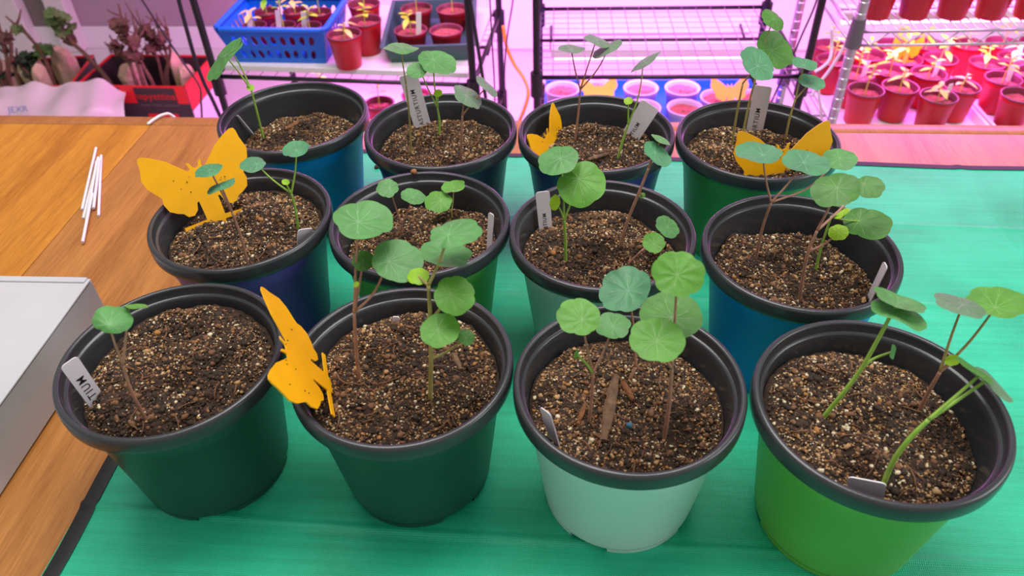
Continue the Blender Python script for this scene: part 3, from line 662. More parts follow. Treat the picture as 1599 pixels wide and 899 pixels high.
def butterfly_on(label, pot, cl, cr, top, lean, twist=0.0, grow=1.0, shift=(0, 0, 0), bend=0.0):
    # the card's cross bar rests on the soil from cl to cr; the body's top shows at top
    A, B = soil_hit(pot, *cl), soil_hit(pot, *cr); unit = (B - A).length / 6.1; U = (B - A).normalized(); C = (A + B) / 2
    best = None
    for i in range(-90, 91):
        T = aty(top[0], top[1], fdist(C) + i * 0.001); d = T - C; e = abs(d.length - 5.05 * unit) * 2 + abs(d.dot(U)) + (0.002 if (i > 0) != (lean > 0) else 0)
        if best is None or e < best[0]: best = (e, d)
    V = best[1]; V = (V - U * V.dot(U)).normalized()
    U = Matrix.Rotation(math.radians(twist), 3, V) @ U; unit *= grow
    return butterfly(label, C + heading(*shift) + V * unit * 4.05, U, V, unit, bend)
butterfly_on('yellow butterfly card spread over the rim of the purple pot', 5, (284, 357), (381, 327), (303, 264), 1, twist=16, grow=1.0, shift=(0.004, -0.004, 0.004), bend=-0.06)
butterfly_on('yellow butterfly card seen sideways at the rim of a dark green pot', 2, (511, 672), (491, 575), (450, 546), -1, grow=1.08, shift=(0.0, 0.006, 0.009))
p = aty(858, 222, 0.735); butterfly('narrow yellow butterfly card tucked inside the rim of the navy pot', p, cY * 0.9 + cU * 0.40, cV * 0.93 - cU * 0.40, 0.0086)
p = aty(1222, 248, 0.665); butterfly('yellow butterfly card facing out at the rim of the green pot', p, cU + cV * 0.07 + cY * 0.05, cV * 0.95 + cY * 0.28, 150 * depth(p) / FPX / 9.6)

# ------------------------------------------------------------------ bark chips, pellet, crumbs
bark_m = mat('bark', lin(112, 84, 62), 0.85, 0.35, 120, 0.9, 260); bark2 = mat('bark_red', lin(128, 78, 44), 0.85, 0.3, 150, 0.8, 300)
def chip(label, pot, a, b, wd, th, m, seed):
    A, B = soil_hit(pot, *a), soil_hit(pot, *b); A.z += th * 0.5; B.z += th * 0.5; rg = random.Random(seed); q = MB(); n = 9
    ax = (B - A); sd = ax.cross(Vector((0, 0, 1))).normalized(); vs = []; fs = []
    for i in range(n + 1):
        t = i / n; p = A.lerp(B, t); tw = (0.55 + 0.45 * math.sin(math.pi * min(1, max(0, 0.1 + 0.85 * t)))) * rg.uniform(0.85, 1.12)
        for k in range(8):
            an = 2 * math.pi * k / 8 + 0.3; vs.append(p + sd * math.cos(an) * wd * tw * 0.5 + Vector((0, 0, 1)) * math.sin(an) * th * 0.5 * tw * rg.uniform(0.7, 1.2))
    for i in range(n):
        for k in range(8): fs.append((i * 8 + k, i * 8 + (k + 1) % 8, i * 8 + 8 + (k + 1) % 8, i * 8 + 8 + k))
    fs += [tuple(range(8))[::-1], tuple(n * 8 + k for k in range(8))]
    q.add(vs, fs); return tag(q.build('bark_chip', m, smooth=False), label, 'bark chip')
chip('long grey-brown bark chip lying on the soil of the mint pot', 3, (961, 592), (942, 692), 0.0085, 0.006, bark_m, 1)
chip('short reddish bark chip beside the long grey-brown chip', 3, (972, 600), (988, 628), 0.005, 0.005, bark2, 2)
chip('small frayed bark shred next to the forked stem in the mint pot', 3, (914, 632), (902, 664), 0.004, 0.003, bark2, 3)
chip('tan wood splinter lying crosswise in the blue pot by the wooden boards', 9, (446, 204), (476, 197), 0.005, 0.004, bark2, 4)
chip('dark root piece lying on the soil of the navy pot', 11, (918, 252), (950, 243), 0.005, 0.005, bark_m, 5)
chip('brown bark shred at the edge of the dark green pot with the sideways butterfly', 2, (708, 555), (720, 580), 0.005, 0.004, bark_m, 6)
pb = soil_hit(3, 983, 666); bm = bmesh.new(); bmesh.ops.create_icosphere(bm, subdivisions=2, radius=0.0024); bm.verts.index_update()
q = MB(); q.add([v.co * (1 + 0.12 * math.sin(v.co.x * 2000)) + pb + Vector((0, 0, 0.0015)) for v in bm.verts], [[v.index for v in f.verts] for f in bm.faces]); bm.free()
tag(q.build('fertiliser_pellet', mat('pellet_blue', lin(60, 110, 136), 0.6)), 'small blue pellet on the soil of the mint pot', 'pellet')
crumb('soil_crumb', 588, 261, TZ + TT, 0.0036, soil_ms[1], 'dark crumb of soil on the tarp between blue and navy pots', 'soil crumb', 1)
crumb('rim_crumb', 646, 268, POT_Z + POT_H * 0.997, 0.0032, mat('crumb_brown', lin(140, 92, 56), 0.9), 'brown crumb lying on the rim of a green pot', 'soil crumb', 2)
# ------------------------------------------------------------------ growing racks behind the table
PINK = (1.0, 0.14, 0.95)
lamp_m = mat('lamp_tube', (1, 0.5, 0.95, 1), 0.4, emit=((1.0, 0.3, 0.95, 1), 6.0))
SHZ = 0.50
def local_frame(A, B):
    d = B - A; return math.atan2(d.y, d.x), math.hypot(d.x, d.y)
def grow_lamp(label, parent_frame, cx, cy, z, ln, power, group='grow lights over the shelves'):
    loc, rz = parent_frame; R = Matrix.Rotation(rz, 3, 'Z'); p = Vector(loc) + R @ Vector((cx, cy, 0)); p.z = z
    t = thing('grow_light', label, 'grow light', p, rz, group)
    q = MB(); q.bbox((0, 0, 0.012), (ln, 0.05, 0.02), 0.003); q.build('housing', white_pl, t, smooth=False)
    q = MB(); q.tube([(-ln / 2 + 0.01, 0, -0.006), (ln / 2 - 0.01, 0, -0.006)], 0.008, 10); q.build('lamp_tube', lamp_m, t)
    l = bpy.data.lights.new('grow_light_glow', 'AREA'); l.shape = 'RECTANGLE'; l.size, l.size_y = ln, 0.06; l.energy = power; l.color = PINK
    o = bpy.data.objects.new('grow_light_glow', l); COL.objects.link(o); o.parent = t; o.location = (0, 0, -0.018)
    return t
def rack(label, FL, FR, dep, levels, seed):
    rz, wd = local_frame(FL, FR); t = thing('wire_rack', label, 'rack', (FL.x, FL.y, 0), rz, 'black tube racks')
    r = 0.0085; H = 1.32
    for x in (0, wd):
        for y in (0, dep):
            q = MB(); q.tube([(x, y, 0), (x, y, H)], r, 12); po = q.build('post', black_metal, t, flat_angle=50)
            for z in levels:
                q = MB(); q.tube([(x, y, z - 0.045), (x, y, z + 0.012)], r * 1.75, 12)
                so = q.build('sleeve', black_metal, None, flat_angle=50); so.parent = po
    for z in levels:
        for y in (0, dep * 0.5, dep):
            q = MB(); q.tube([(0, y, z), (wd, y, z)], 0.0055 if y != dep * 0.5 else 0.0045, 8); q.build('shelf_bar', black_metal, t)
        for x in (0, wd):
            q = MB(); q.tube([(x, 0, z), (x, dep, z)], 0.0055, 8); q.build('shelf_bar', black_metal, t)
        q = MB(); n = int(wd / 0.036)
        for i in range(1, n): q.tube([(wd * i / n, 0, z + 0.004), (wd * i / n, dep, z + 0.004)], 0.0010, 5)
        m = int(dep / 0.032)
        for j in range(1, m): q.tube([(0, dep * j / m, z + 0.002), (wd, dep * j / m, z + 0.002)], 0.0008, 5)
        q.build('wire_mesh', mat('mesh_wire', lin(150, 120, 150), 0.5, metal=0.3), t)
    return t, ((FL.x, FL.y, 0), rz), wd
L_FL, L_FR = onz(337, 119, SHZ), onz(739, 133, SHZ)
C_FL, C_FR = onz(838, 121, SHZ), onz(1256, 119, SHZ)
DEP = fdist(onz(1000, 12, SHZ)) - fdist(onz(1000, 120, SHZ))
LV = (0.27, SHZ, 1.24)
rl, fL, wL = rack('black rack carrying the blue basket and the green tray', L_FL, L_FR, DEP, LV, 1)
rc, fC, wC = rack('black rack with the empty wire shelf', C_FL, C_FR, DEP, LV, 2)
grow_lamp('pink grow light above the blue basket', fL, wL / 2, DEP * 0.5, 1.19, 0.56, 9)
grow_lamp('pink grow light above the empty wire shelf', fC, wC / 2, DEP * 0.5, 1.19, 0.56, 9)
grow_lamp('pink grow light under the shelf with the blue basket', fL, wL / 2, DEP * 0.6, 0.455, 0.54, 3)
grow_lamp('pink grow light under the empty wire shelf', fC, wC / 2, DEP * 0.55, 0.455, 0.54, 3)
for fr_, wd_, lb_ in ((fL, wL, 'pink grow light added behind the basket rack to tint the wall'), (fC, wC, 'pink grow light added behind the empty wire shelf to tint the wall')):
    t = grow_lamp(lb_, fr_, wd_ / 2, DEP + 0.14, 0.39, 0.6, 6)  # extra lamp added behind the rack, only to turn the wall pinker
    t.rotation_euler = (math.radians(50), 0, fr_[1])
    for x in (-0.27, 0.27):
        q = MB(); q.tube([(x, 0, 0.02), (x, -0.09, 0.10)], 0.004, 6); q.build('bracket', black_metal, t)
def to_world(fr, x, y, z):
    loc, rz = fr; v = Vector(loc) + Matrix.Rotation(rz, 3, 'Z') @ Vector((x, y, 0)); v.z = z; return v
x0_, x1_ = L_FL.x - 0.02, C_FR.x + 1.2
mb = MB(); mb.box(((x0_ + x1_) / 2, WY - 0.021, 0.75), (x1_ - x0_, 0.006, 1.48))
tag(mb.build('reflective_sheet', mat('white_sheet', lin(236, 230, 234), 0.6), smooth=False), 'white reflective sheet hung on the wall behind the racks', 'sheet')
# white boards on the shelves
def board(fr, wd, z, label, th=0.014, y0=0.02):
    t = MB(); t.bbox((wd / 2, DEP / 2 + y0 / 2, z + th / 2 + 0.006), (wd - 0.03, DEP - y0, th), 0.002)
    o = t.build('shelf_board', white_pl, smooth=False); o.location = fr[0]; o.rotation_euler = (0, 0, fr[1])
    return tag(o, label, 'board', 'white shelf boards')
board(fL, wL, SHZ, 'white board under the blue basket and green tray'); board(fL, wL, 0.27, 'white board on the low shelf below the blue basket'); board(fC, wC, 0.27, 'white board on the low shelf below the empty wire shelf')
BZ = SHZ + 0.020

# ------------------------------------------------------------------ small pots (one mesh set per kind, copied)
pink_soil = mat('compost', lin(140, 84, 66), 0.9, 0.35, 220, 0.8, 400)
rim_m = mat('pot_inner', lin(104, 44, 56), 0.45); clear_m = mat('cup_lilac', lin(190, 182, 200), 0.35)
def proto_pot(name, body_m, r=0.0395, rb=0.029, h=0.078, inner=None, cs=0.016):
    t = thing(name, '', '')
    b = MB(); b.lathe([(0, 0.001), (rb * 0.95, 0.001), (rb, 0.003), (r * 0.93, h * 0.86), (r * 0.955, h * 0.87), (r * 0.96, h * 0.965)], 28); b.build('pot_body', body_m, t, flat_angle=50)
    q = MB(); q.lathe([(r * 0.955, h * 0.955), (r, h * 0.96), (r * 1.005, h * 0.985), (r * 0.985, h), (r * 0.93, h), (r * 0.90, h * 0.97), (r * 0.84, h - cs - 0.003)], 28); q.build('rim', inner or rim_m, t)
    q = MB(); rg = random.Random(5); V = [(0, 0, h - cs + 0.002)]; F = []
    for i in range(1, 7):
        for j in range(20):
            a = 6.2832 * j / 20; rr = r * 0.86 * i / 6; V.append((rr * math.cos(a), rr * math.sin(a), h - cs + rg.uniform(-0.002, 0.0025)))
    for j in range(20): F.append((0, 1 + j, 1 + (j + 1) % 20))
    for i in range(5):
        for j in range(20):
            a, b2 = 1 + i * 20 + j, 1 + i * 20 + (j + 1) % 20; F.append((a, a + 20, b2 + 20, b2))
    q.add(V, F); tag(q.build('compost', pink_soil, t, smooth=False), kind='stuff')
    return t
def purge(o):
    for c in list(o.children): purge(c)
    bpy.data.objects.remove(o, do_unlink=True)
PR = proto_pot('red_pot', red_pl); PC = proto_pot('pale_cup', clear_m, 0.0445, 0.033, 0.088, clear_m, 0.012)
def put(proto, loc, rz, label, cat, group):
    o = copy_tree(proto); o.location = loc; o.rotation_euler = (0, 0, rz); tag(o, label, cat, group); return o
RH = 0.078
# background seedlings: pale stem with paired strap leaves
sy = [mat('seedling_yellow', lin(176, 236, 40), 0.55, 0.15, 60, trans=0.25), mat('seedling_green', lin(140, 226, 50), 0.55, 0.15, 60, trans=0.25), mat('seedling_buff', lin(214, 226, 110), 0.55, 0.15, 60, trans=0.25)]
def proto_seedling(seed, mi, H=0.05, nl=6, L=0.028):
    rg = random.Random(seed); t = thing('young_seedling', '', '')
    q = MB(); top = Vector((rg.uniform(-0.008, 0.008), rg.uniform(-0.006, 0.006), H)); q.tube(spline([(0, 0, -0.004), Vector((0, 0, H * 0.4)) + top * 0.1, top], 4), 0.0016, 6); q.build('stem', sy[2], t)
    for k in range(nl):
        a = 2.4 * k + rg.uniform(-0.3, 0.3); z = H * (0.55 + 0.45 * k / max(1, nl - 1)); el = rg.uniform(-0.1, 0.7); d = Vector((math.cos(a) * math.cos(el), math.sin(a) * math.cos(el), math.sin(el)))
        s = d.cross(Vector((0, 0, 1))).normalized(); l = L * rg.uniform(0.7, 1.25); vs = []; n = 6
        for i in range(n + 1):
            tt = i / n; p = Vector((top.x * z / H, top.y * z / H, z)) + d * l * tt + Vector((0, 0, -0.35 * l * tt * tt)); w_ = l * 0.22 * math.sin(math.pi * min(0.97, tt * 0.92 + 0.06)); vs += [p - s * w_, p + Vector((0, 0, -0.12 * w_)), p + s * w_]
        q = MB(); q.add(vs, [(3 * i + k2, 3 * i + k2 + 1, 3 * i + 4 + k2, 3 * i + 3 + k2) for i in range(n) for k2 in range(2)]); q.build('leaf', sy[mi], t)
    return t
PS = [proto_seedling(1, 0), proto_seedling(2, 1, 0.065, 7, 0.03), proto_seedling(3, 2, 0.04, 5, 0.026), proto_seedling(4, 0, 0.075, 8, 0.024)]
tagp = MB(); tagp.bbox((0, 0, 0.02), (0.012, 0.0012, 0.06), 0.0004); TAGP = tagp.build('small_tag', white_pl, smooth=False)
def small_tag(loc, rz, lean, label, group):
    o = TAGP.copy(); COL.objects.link(o); o.location = loc; o.rotation_euler = (lean, 0.1, rz); return tag(o, label, 'plant tag', group)

rg = random.Random(11)
def red_at(px, py, zb, label, group, seed=None, slabel='', tagl=None, p=None):
    if p is None: p = onz(px, py, zb + RH)
    p.z = zb
    put(PR, p, rg.uniform(0, 6), label, 'plant pot', group)
    if seed is not None: put(PS[seed], (p.x, p.y, zb + RH - 0.016), rg.uniform(0, 6), slabel, 'seedling', group + ' seedlings')
    if tagl: small_tag((p.x + 0.02, p.y + 0.012, zb + RH - 0.03), rg.uniform(-0.5, 0.5), rg.uniform(-0.35, 0), tagl, group + ' tags')
    return p
# ---- on the basket shelf
red_at(537, 52, BZ, 'red pot standing between the blue basket and the green tray, next to the basket', 'loose red pots', 2, 'tiny wilted seedling in the red pot next to the basket')
red_at(569, 31, BZ, 'red pot with a spray of pale leaves beside the green tray', 'loose red pots', 0, 'bushy pale seedling in the red pot beside the green tray')
red_at(568, 5, BZ, 'red pot behind the one next to the basket', 'loose red pots', 3, 'tall pale seedling in the red pot behind the basket corner')
Yt = fdist(onz(665, 96, BZ)) - 0.012; TA, TB_ = aty(599, 75, Yt), aty(738, 77, Yt)
trz, tw = local_frame(TA, TB_)
gt = thing('seed_tray', 'dark green plastic tray holding red pots on the white board', 'tray', (TA.x, TA.y, BZ), trz)
tray_g = mat('tray_green', lin(52, 92, 84), 0.4)
def tray(t, wd, dep, h, m, rimw=0.008, i=0.012):
    q = MB(); th = 0.002
    ring = lambda x0, y0, x1, y1, z: [(x0, y0, z), (x1, y0, z), (x1, y1, z), (x0, y1, z)]
    L = [ring(i, i, wd - i, dep - i, 0.0), ring(0, 0, wd, dep, h - 0.004), ring(-rimw, -rimw, wd + rimw, dep + rimw, h - 0.003), ring(-rimw, -rimw, wd + rimw, dep + rimw, h), ring(th, th, wd - th, dep - th, h), ring(i + th, i + th, wd - i - th, dep - i - th, th)]
    vs = [v for l in L for v in l]; fs = [(3, 2, 1, 0), tuple(20 + k for k in range(4))]
    for a in range(5):
        for k in range(4): fs.append((a * 4 + k, a * 4 + (k + 1) % 4, a * 4 + 4 + (k + 1) % 4, a * 4 + 4 + k))
    q.add(vs, fs); return q.build('tray_shell', m, t, smooth=False)
tray(gt, tw, 0.28, 0.045, tray_g)
for px, py, sd in ((641, 46, 0), (696, 46, None), (650, 12, 1), (706, 13, 3)):
    p = onz(px, py, BZ + 0.003 + RH * 0.68); p.z = BZ + 0.003
    o = put(PR, p, 0.5, 'red pot full of pinkish compost in the green tray', 'plant pot', 'red pots in the green tray'); o.scale = (1, 1, 0.68)
    if sd is not None: put(PS[sd], (p.x, p.y, BZ + RH * 0.68 - 0.008), sd, 'pale seedling in a red pot of the green tray', 'seedling', 'seedlings in the green tray')
small_tag(onz(650, 20, BZ + 0.10) + Vector((0, 0, -0.05)), 0.1, -0.1, 'white tag in the green tray', 'green tray tags')
# blue basket with two rows of holes in each wall
BA, BBk = onz(334, 46, BZ + 0.085), onz(506, 48, BZ + 0.085)
brz, bw = local_frame(BA, BBk); bdp = 0.20; bh = 0.085
bk = thing('blue_basket', 'blue plastic basket with rows of oval holes, full of pots', 'basket', (BA.x, BA.y, BZ), brz)
blue_m = mat('basket_blue', lin(8, 104, 214), 0.4)
ins = 0.030
c_top = [Vector((0, 0, bh)), Vector((bw, 0, bh)), Vector((bw, bdp, bh)), Vector((0, bdp, bh))]
c_bot = [Vector((ins, ins * 0.5, 0)), Vector((bw - ins * 0.5, ins * 0.5, 0)), Vector((bw - ins * 0.5, bdp - ins * 0.5, 0)), Vector((ins, bdp - ins * 0.5, 0))]
for w_i in range(4):
    a, b = w_i, (w_i + 1) % 4
    def S(u, v, k): # on the wall, k = 0 outside, 1 inside
        p = (c_bot[a].lerp(c_bot[b], u)).lerp(c_top[a].lerp(c_top[b], u), v); ctr = Vector((bw / 2, bdp / 2, p.z)); return p + (ctr - p).normalized() * 0.002 * k
    q = MB(); nx = 9 if w_i % 2 == 0 else 7
    rows = [(0.0, 0.10, 0), (0.10, 0.42, 1), (0.42, 0.50, 0), (0.50, 0.84, 1), (0.84, 1.0, 0)]
    cols = [(0.0, 0.08, 0)] + [(0.08 + 0.84 * i / nx, 0.08 + 0.84 * (i + 1) / nx, 1) for i in range(nx)] + [(0.92, 1.0, 0)]
    for k in (0, 1):
        for v0, v1, hv in rows:
            for u0, u1, hu in cols:
                if hu and hv:
                    N_ = 16; sq = []; el = []
                    for i in range(N_):
                        an = 2 * math.pi * i / N_ + math.pi / 4; cx_, sx_ = math.cos(an), math.sin(an); mx = max(abs(cx_), abs(sx_))
                        sq.append(S((u0 + u1) / 2 + (u1 - u0) / 2 * cx_ / mx, (v0 + v1) / 2 + (v1 - v0) / 2 * sx_ / mx, k)); el.append(S((u0 + u1) / 2 + (u1 - u0) * 0.29 * cx_, (v0 + v1) / 2 + (v1 - v0) * 0.40 * sx_, k))
                    q.add(sq + el, [(i, (i + 1) % N_, N_ + (i + 1) % N_, N_ + i) for i in range(N_)])
                    if k == 0:
                        e2 = [S((u0 + u1) / 2 + (u1 - u0) * 0.29 * math.cos(2 * math.pi * i / N_ + math.pi / 4), (v0 + v1) / 2 + (v1 - v0) * 0.40 * math.sin(2 * math.pi * i / N_ + math.pi / 4), 1) for i in range(N_)]
                        q.add(el + e2, [(i, (i + 1) % N_, N_ + (i + 1) % N_, N_ + i) for i in range(N_)])
                else: q.add([S(u0, v0, k), S(u1, v0, k), S(u1, v1, k), S(u0, v1, k)], [(0, 1, 2, 3)])
    q.build('basket_wall', blue_m, bk, smooth=False)
q = MB(); q.box((bw / 2 + ins * 0.25, bdp / 2, 0.0015), (bw - ins * 1.5, bdp - ins, 0.003)); q.build('basket_floor', blue_m, bk, smooth=False)
q = MB(); cr = [c_top[0], c_top[1], c_top[2], c_top[3]]
rp = []
for i in range(4):
    p0, p1 = cr[i], cr[(i + 1) % 4]; d = (p1 - p0).normalized(); rp += [p0 + d * 0.012, p1 - d * 0.012]
rp.append(rp[0]); rp.append(rp[1]); q.tube(rp[:-1], 0.0065, 10, caps=False); q.build('basket_rim', blue_m, bk)
for i, (x, y) in enumerate(((0.075, 0.05), (0.145, 0.052), (0.208, 0.05), (0.075, 0.135), (0.145, 0.14), (0.208, 0.135))):
    p = Vector((BA.x, BA.y, 0)) + Matrix.Rotation(brz, 3, 'Z') @ Vector((x * bw / 0.26, y, 0)); p.z = BZ + 0.0045
    o = put(PR, p, i, 'small red pot packed inside the blue basket', 'plant pot', 'red pots in the basket'); o.scale = (0.74, 0.74, 0.92)
    put(PS[(i + 2) % 4], (p.x, p.y, BZ + 0.07), i * 1.7, 'pale seedling rising from the blue basket', 'seedling', 'seedlings in the basket')
    if i in (0, 1, 2): small_tag((p.x - 0.015, p.y + 0.006, BZ + 0.055), 0.2, -0.3 + 0.1 * i, 'white tag among the pots of the blue basket', 'tags in the basket')
# ---- low shelves seen under and through the mesh
LZ = 0.29
for px, py in ((878, 137), (1001, 135), (1066, 135), (934, 133), (880, 165), (1004, 166), (1070, 166), (938, 167), (1122, 150), (1181, 150)):
    p = onz(px, py, LZ + 0.09 + 0.003); p.z = LZ + 0.003
    put(PC, p, 0.3, 'pale lilac cup of pink compost on the low shelf', 'plant pot', 'pale cups on the low shelf')
p = onz(1066, 190, LZ); q = thing('seed_tray', 'blue plastic tray under the pale cups on the low shelf', 'tray', to_world(fC, 0.02, 0.012, LZ), fC[1]); tray(q, wC - 0.04, DEP - 0.05, 0.022, blue_m, 0.004, 0.004)
for px, py, lb_ in ((592, 160, 'red pot on the low shelf below the green tray'), (650, 147, 'red pot on the low shelf behind its neighbour'), (500, 138, 'red pot on the low shelf below the blue basket')):
    p = onz(px, py, LZ + RH); p.z = LZ
    put(PR, p, 1, lb_, 'plant pot', 'red pots on the low shelf'); put(PS[rg.randrange(4)], (p.x, p.y, LZ + RH - 0.016), 1, 'pale seedling in a red pot on the low shelf', 'seedling', 'low shelf seedlings')
# two more butterfly cards far back
for px, py, lb_ in ((935, 140, 'yellow butterfly card among the pale cups behind the narrow-butterfly navy pot'), (1140, 140, 'yellow butterfly card among the pale cups behind the upright tag')):
    p = onz(px, py, LZ + 0.125); butterfly(lb_, p, cU, cV * 0.5 + cY * 0.6, 0.0095)

# ------------------------------------------------------------------ chrome rack with red pots on the right
RZ_LO, RZ_UP = 0.430, 0.656
R_FL = onz(1337, 50, RZ_UP)
rr_ang = math.atan2((onz(1599, 46, RZ_UP) - R_FL).y, (onz(1599, 46, RZ_UP) - R_FL).x)
cr_ = thing('chrome_rack', 'chrome wire rack filled with red pots', 'rack', (R_FL.x, R_FL.y, 0), rr_ang); CW, CD = 0.75, 0.36
for x in (0, CW):
    for y in (0, CD):
        q = MB(); pts, rad = [], []
        for i in range(57):
            z = i * 0.0225
            for dz, r in ((0, 0.0125), (0.0195, 0.0125), (0.0205, 0.0114), (0.0215, 0.0114)): pts.append((x, y, z + dz)); rad.append(r * 0.84)
        q.tube(pts, rad, 14); po = q.build('post', chrome, cr_, flat_angle=30)
        for z in (RZ_LO - 0.03, RZ_UP):
            q = MB(); q.tube([(x, y, z - 0.03), (x, y, z + 0.028)], [0.0165, 0.0135], 14)
            so = q.build('collar', mat('collar_grey', lin(90, 84, 92), 0.4), None, flat_angle=40); so.parent = po
for z in (RZ_LO - 0.022, RZ_UP, 1.22):
    q = MB()
    for y in (0, CD):
        for zz in (0, -0.028): q.tube([(0, y, z + zz), (CW, y, z + zz)], 0.0032, 7)
        zig = [(CW * i / 44, y, z - 0.028 * (0.5 - 0.5 * math.cos(math.pi * i / 2))) for i in range(45)]; q.tube(zig, 0.0018, 5)
    for x in (0, CW):
        for zz in (0, -0.028): q.tube([(x, 0, z + zz), (x, CD, z + zz)], 0.0032, 7)
    q.build('shelf_rail', chrome, cr_)
    q = MB()
    for i in range(1, 38): q.tube([(CW * i / 38, 0, z + 0.003), (CW * i / 38, CD, z + 0.003)], 0.0013, 5)
    for j in (0.33, 0.66): q.tube([(0, CD * j, z), (CW, CD * j, z)], 0.003, 6)
    q.build('shelf_wires', chrome, cr_)
fR = ((R_FL.x, R_FL.y, 0), rr_ang)
grow_lamp('pink grow light under the upper shelf of the chrome rack', fR, CW / 2, CD * 0.55, RZ_UP - 0.05, 0.68, 5)
grow_lamp('pink grow light above the upper shelf of the chrome rack', fR, CW / 2, CD * 0.5, 1.14, 0.68, 11)
TRAYS = ((0.022, 0.326), (0.364, 0.244), (0.624, 0.102))
for i, (x0, wd) in enumerate(TRAYS):
    t = thing('seed_tray', 'pale plastic tray under the red pots, %s' % ('beside the chrome post' if i == 0 else 'next along the shelf' if i == 1 else 'at the shelf end'), 'tray', to_world(fR, x0, 0.004, RZ_LO - 0.0178), rr_ang, 'pale trays on the chrome rack')
    tray(t, wd, CD - 0.012, 0.020, white_pl, 0.005, 0.005)
RB = RZ_LO - 0.014
spots = [(1354, 135, 3), (1408, 133, 0), (1466, 150, 2), (1492, 130, 2), (1540, 126, 1), (1590, 150, None), (1342, 108, 3), (1392, 109, 1), (1442, 112, 0), (1516, 107, 0), (1566, 106, 1), (1374, 86, 0), (1422, 88, 3), (1476, 88, 1),
         (1526, 84, 2), (1578, 84, 1), (1398, 67, 1), (1446, 66, 0), (1498, 64, 2), (1550, 64, 3), (1596, 62, 1)]
SP = [onz(px, py, RB + RH) for px, py, sd in spots] + [onz(1291, 66, RB + RH), onz(1306, 88, RB + RH)]
R_inv = Matrix.Rotation(-rr_ang, 3, 'Z'); L_ = [R_inv @ (p - Vector((R_FL.x, R_FL.y, 0))) for p in SP]
own = [0 if l.x < 0.352 else 1 if l.x < 0.614 else 2 for l in L_]
def keep_in(p, t):                          # the pot's foot stays inside its tray
    l = R_inv @ (p - Vector((R_FL.x, R_FL.y, 0))); x0, wd = TRAYS[t]
    l.x = min(max(l.x, x0 + 0.040), x0 + wd - 0.040); l.y = min(max(l.y, 0.044), CD - 0.048); q_ = to_world(fR, l.x, l.y, p.z); return q_
for _ in range(400):                        # nudge the crowded pots apart until their rims clear
    for a in range(len(SP)):
        for b in range(a):
            d = SP[a] - SP[b]; d.z = 0; l = d.length
            if l < 0.0805: d = d * ((0.0808 - l) / 2 / max(l, 1e-6)); SP[a] = keep_in(SP[a] + d, own[a]); SP[b] = keep_in(SP[b] - d, own[b])
    SP = [keep_in(p, t) for p, t in zip(SP, own)]
for i, (px, py, sd) in enumerate(spots):
    tg = i in (2, 4, 6, 8, 10, 14); kd = ('broad yellow', 'tall green', 'short buff', 'tall many-leaved yellow')[sd or 0]
    red_at(px, py, RB, ('red pot with a white tag and a %s seedling on the chrome rack' if tg else 'red pot with a %s seedling on the chrome rack') % kd if sd is not None else 'red pot with bare compost on the chrome rack',
           'red pots on the chrome rack', sd, ('%s seedling beside a white tag on the chrome rack' if tg else '%s seedling in an untagged red pot on the chrome rack') % kd, 'white tag in a red pot with a %s seedling' % kd if tg else None, SP[i].copy())
for i, (px, py) in enumerate(((1291, 66), (1306, 88))):
    red_at(px, py, RB - 0.0, 'red pot at the open side of the chrome rack beside its post', 'red pots by the post', 1, 'feathery seedling in a red pot beside the chrome post', None, SP[len(spots) + i].copy())
for i, px in enumerate((1370, 1430, 1490, 1550, 1611)):
    p = onz(px, 32, RZ_UP + 0.006); p = p + _r0 * 0; 
    o = put(PR, (p.x, p.y + 0.022, RZ_UP + 0.0048), i, 'red pot on the upper shelf of the chrome rack', 'plant pot', 'red pots on the upper shelf'); o.scale = (0.92, 0.92, 0.92)
p = SP[12] + _r0 * 0.006 + cY * 0.016; p.z = RB + 0.0955; butterfly('yellow butterfly card among the red pots on the chrome rack', p, cU, cV + cY * 0.2, 0.0075)

# ------------------------------------------------------------------ cables
def cable(name, label, pts, r, m, Y=None, cat='cable'):
    P3 = [aty(x, y, yy) for x, y, yy in pts]; q = MB(); q.tube(spline(P3, 8), r, 7); return tag(q.build(name, m), label, cat)
YC = fdist(L_FR)
cab = mat('cable_black', lin(24, 20, 26), 0.5); cabw = mat('cable_white', lin(228, 218, 226), 0.5); cabo = mat('cable_orange', lin(255, 160, 60), 0.5)
cable('power_cable', 'thick black cable hanging beside the rack post', [(270, -40, 1.650), (279, 0, 1.650), (292, 48, 1.650), (304, 90, 1.650), (318, 128, 1.650), (330, 152, 1.650), (346, 186, 1.650), (362, 215, 1.650)], 0.0045, cab)
cable('power_cable', 'thin black cable crossing in front of the grey wall to the cartons', [(196, -40, 1.782), (222, 0, 1.782), (262, 62, 1.760), (288, 100, 1.738), (311, 134, 1.705), (314, 158, 1.683), (316, 200, 1.650)], 0.0024, cab)
cable('power_cable', 'black cable hanging inside the basket rack post', [(728, -30, YC - 0.022), (734, 0, YC - 0.022), (744, 60, YC - 0.022), (753, 116, YC - 0.022), (762, 180, YC - 0.022)], 0.0042, cab)
cable('power_cable', 'thin black cable hanging between the two racks, near the basket rack', [(763, -30, YC - 0.01), (765, 0, YC - 0.01), (768, 60, YC - 0.01), (772, 130, YC - 0.01), (774, 200, YC - 0.01)], 0.0018, cab)
cable('power_cable', 'thin wavy black cable hanging between the two racks, near the empty shelf', [(801, -30, 1.870), (801, 0, 1.870), (793, 50, 1.870), (789, 90, 1.859), (788, 130, 1.848), (792, 200, 1.848)], 0.0022, cab)
cable('orange_cable', 'orange cable curving down between the two racks', [(786, 40, 1.892), (791, 72, 1.881), (803, 100, 1.870), (818, 122, 1.848), (825, 145, 1.826), (818, 172, 1.815), (806, 200, 1.815)], 0.0048, cabo)
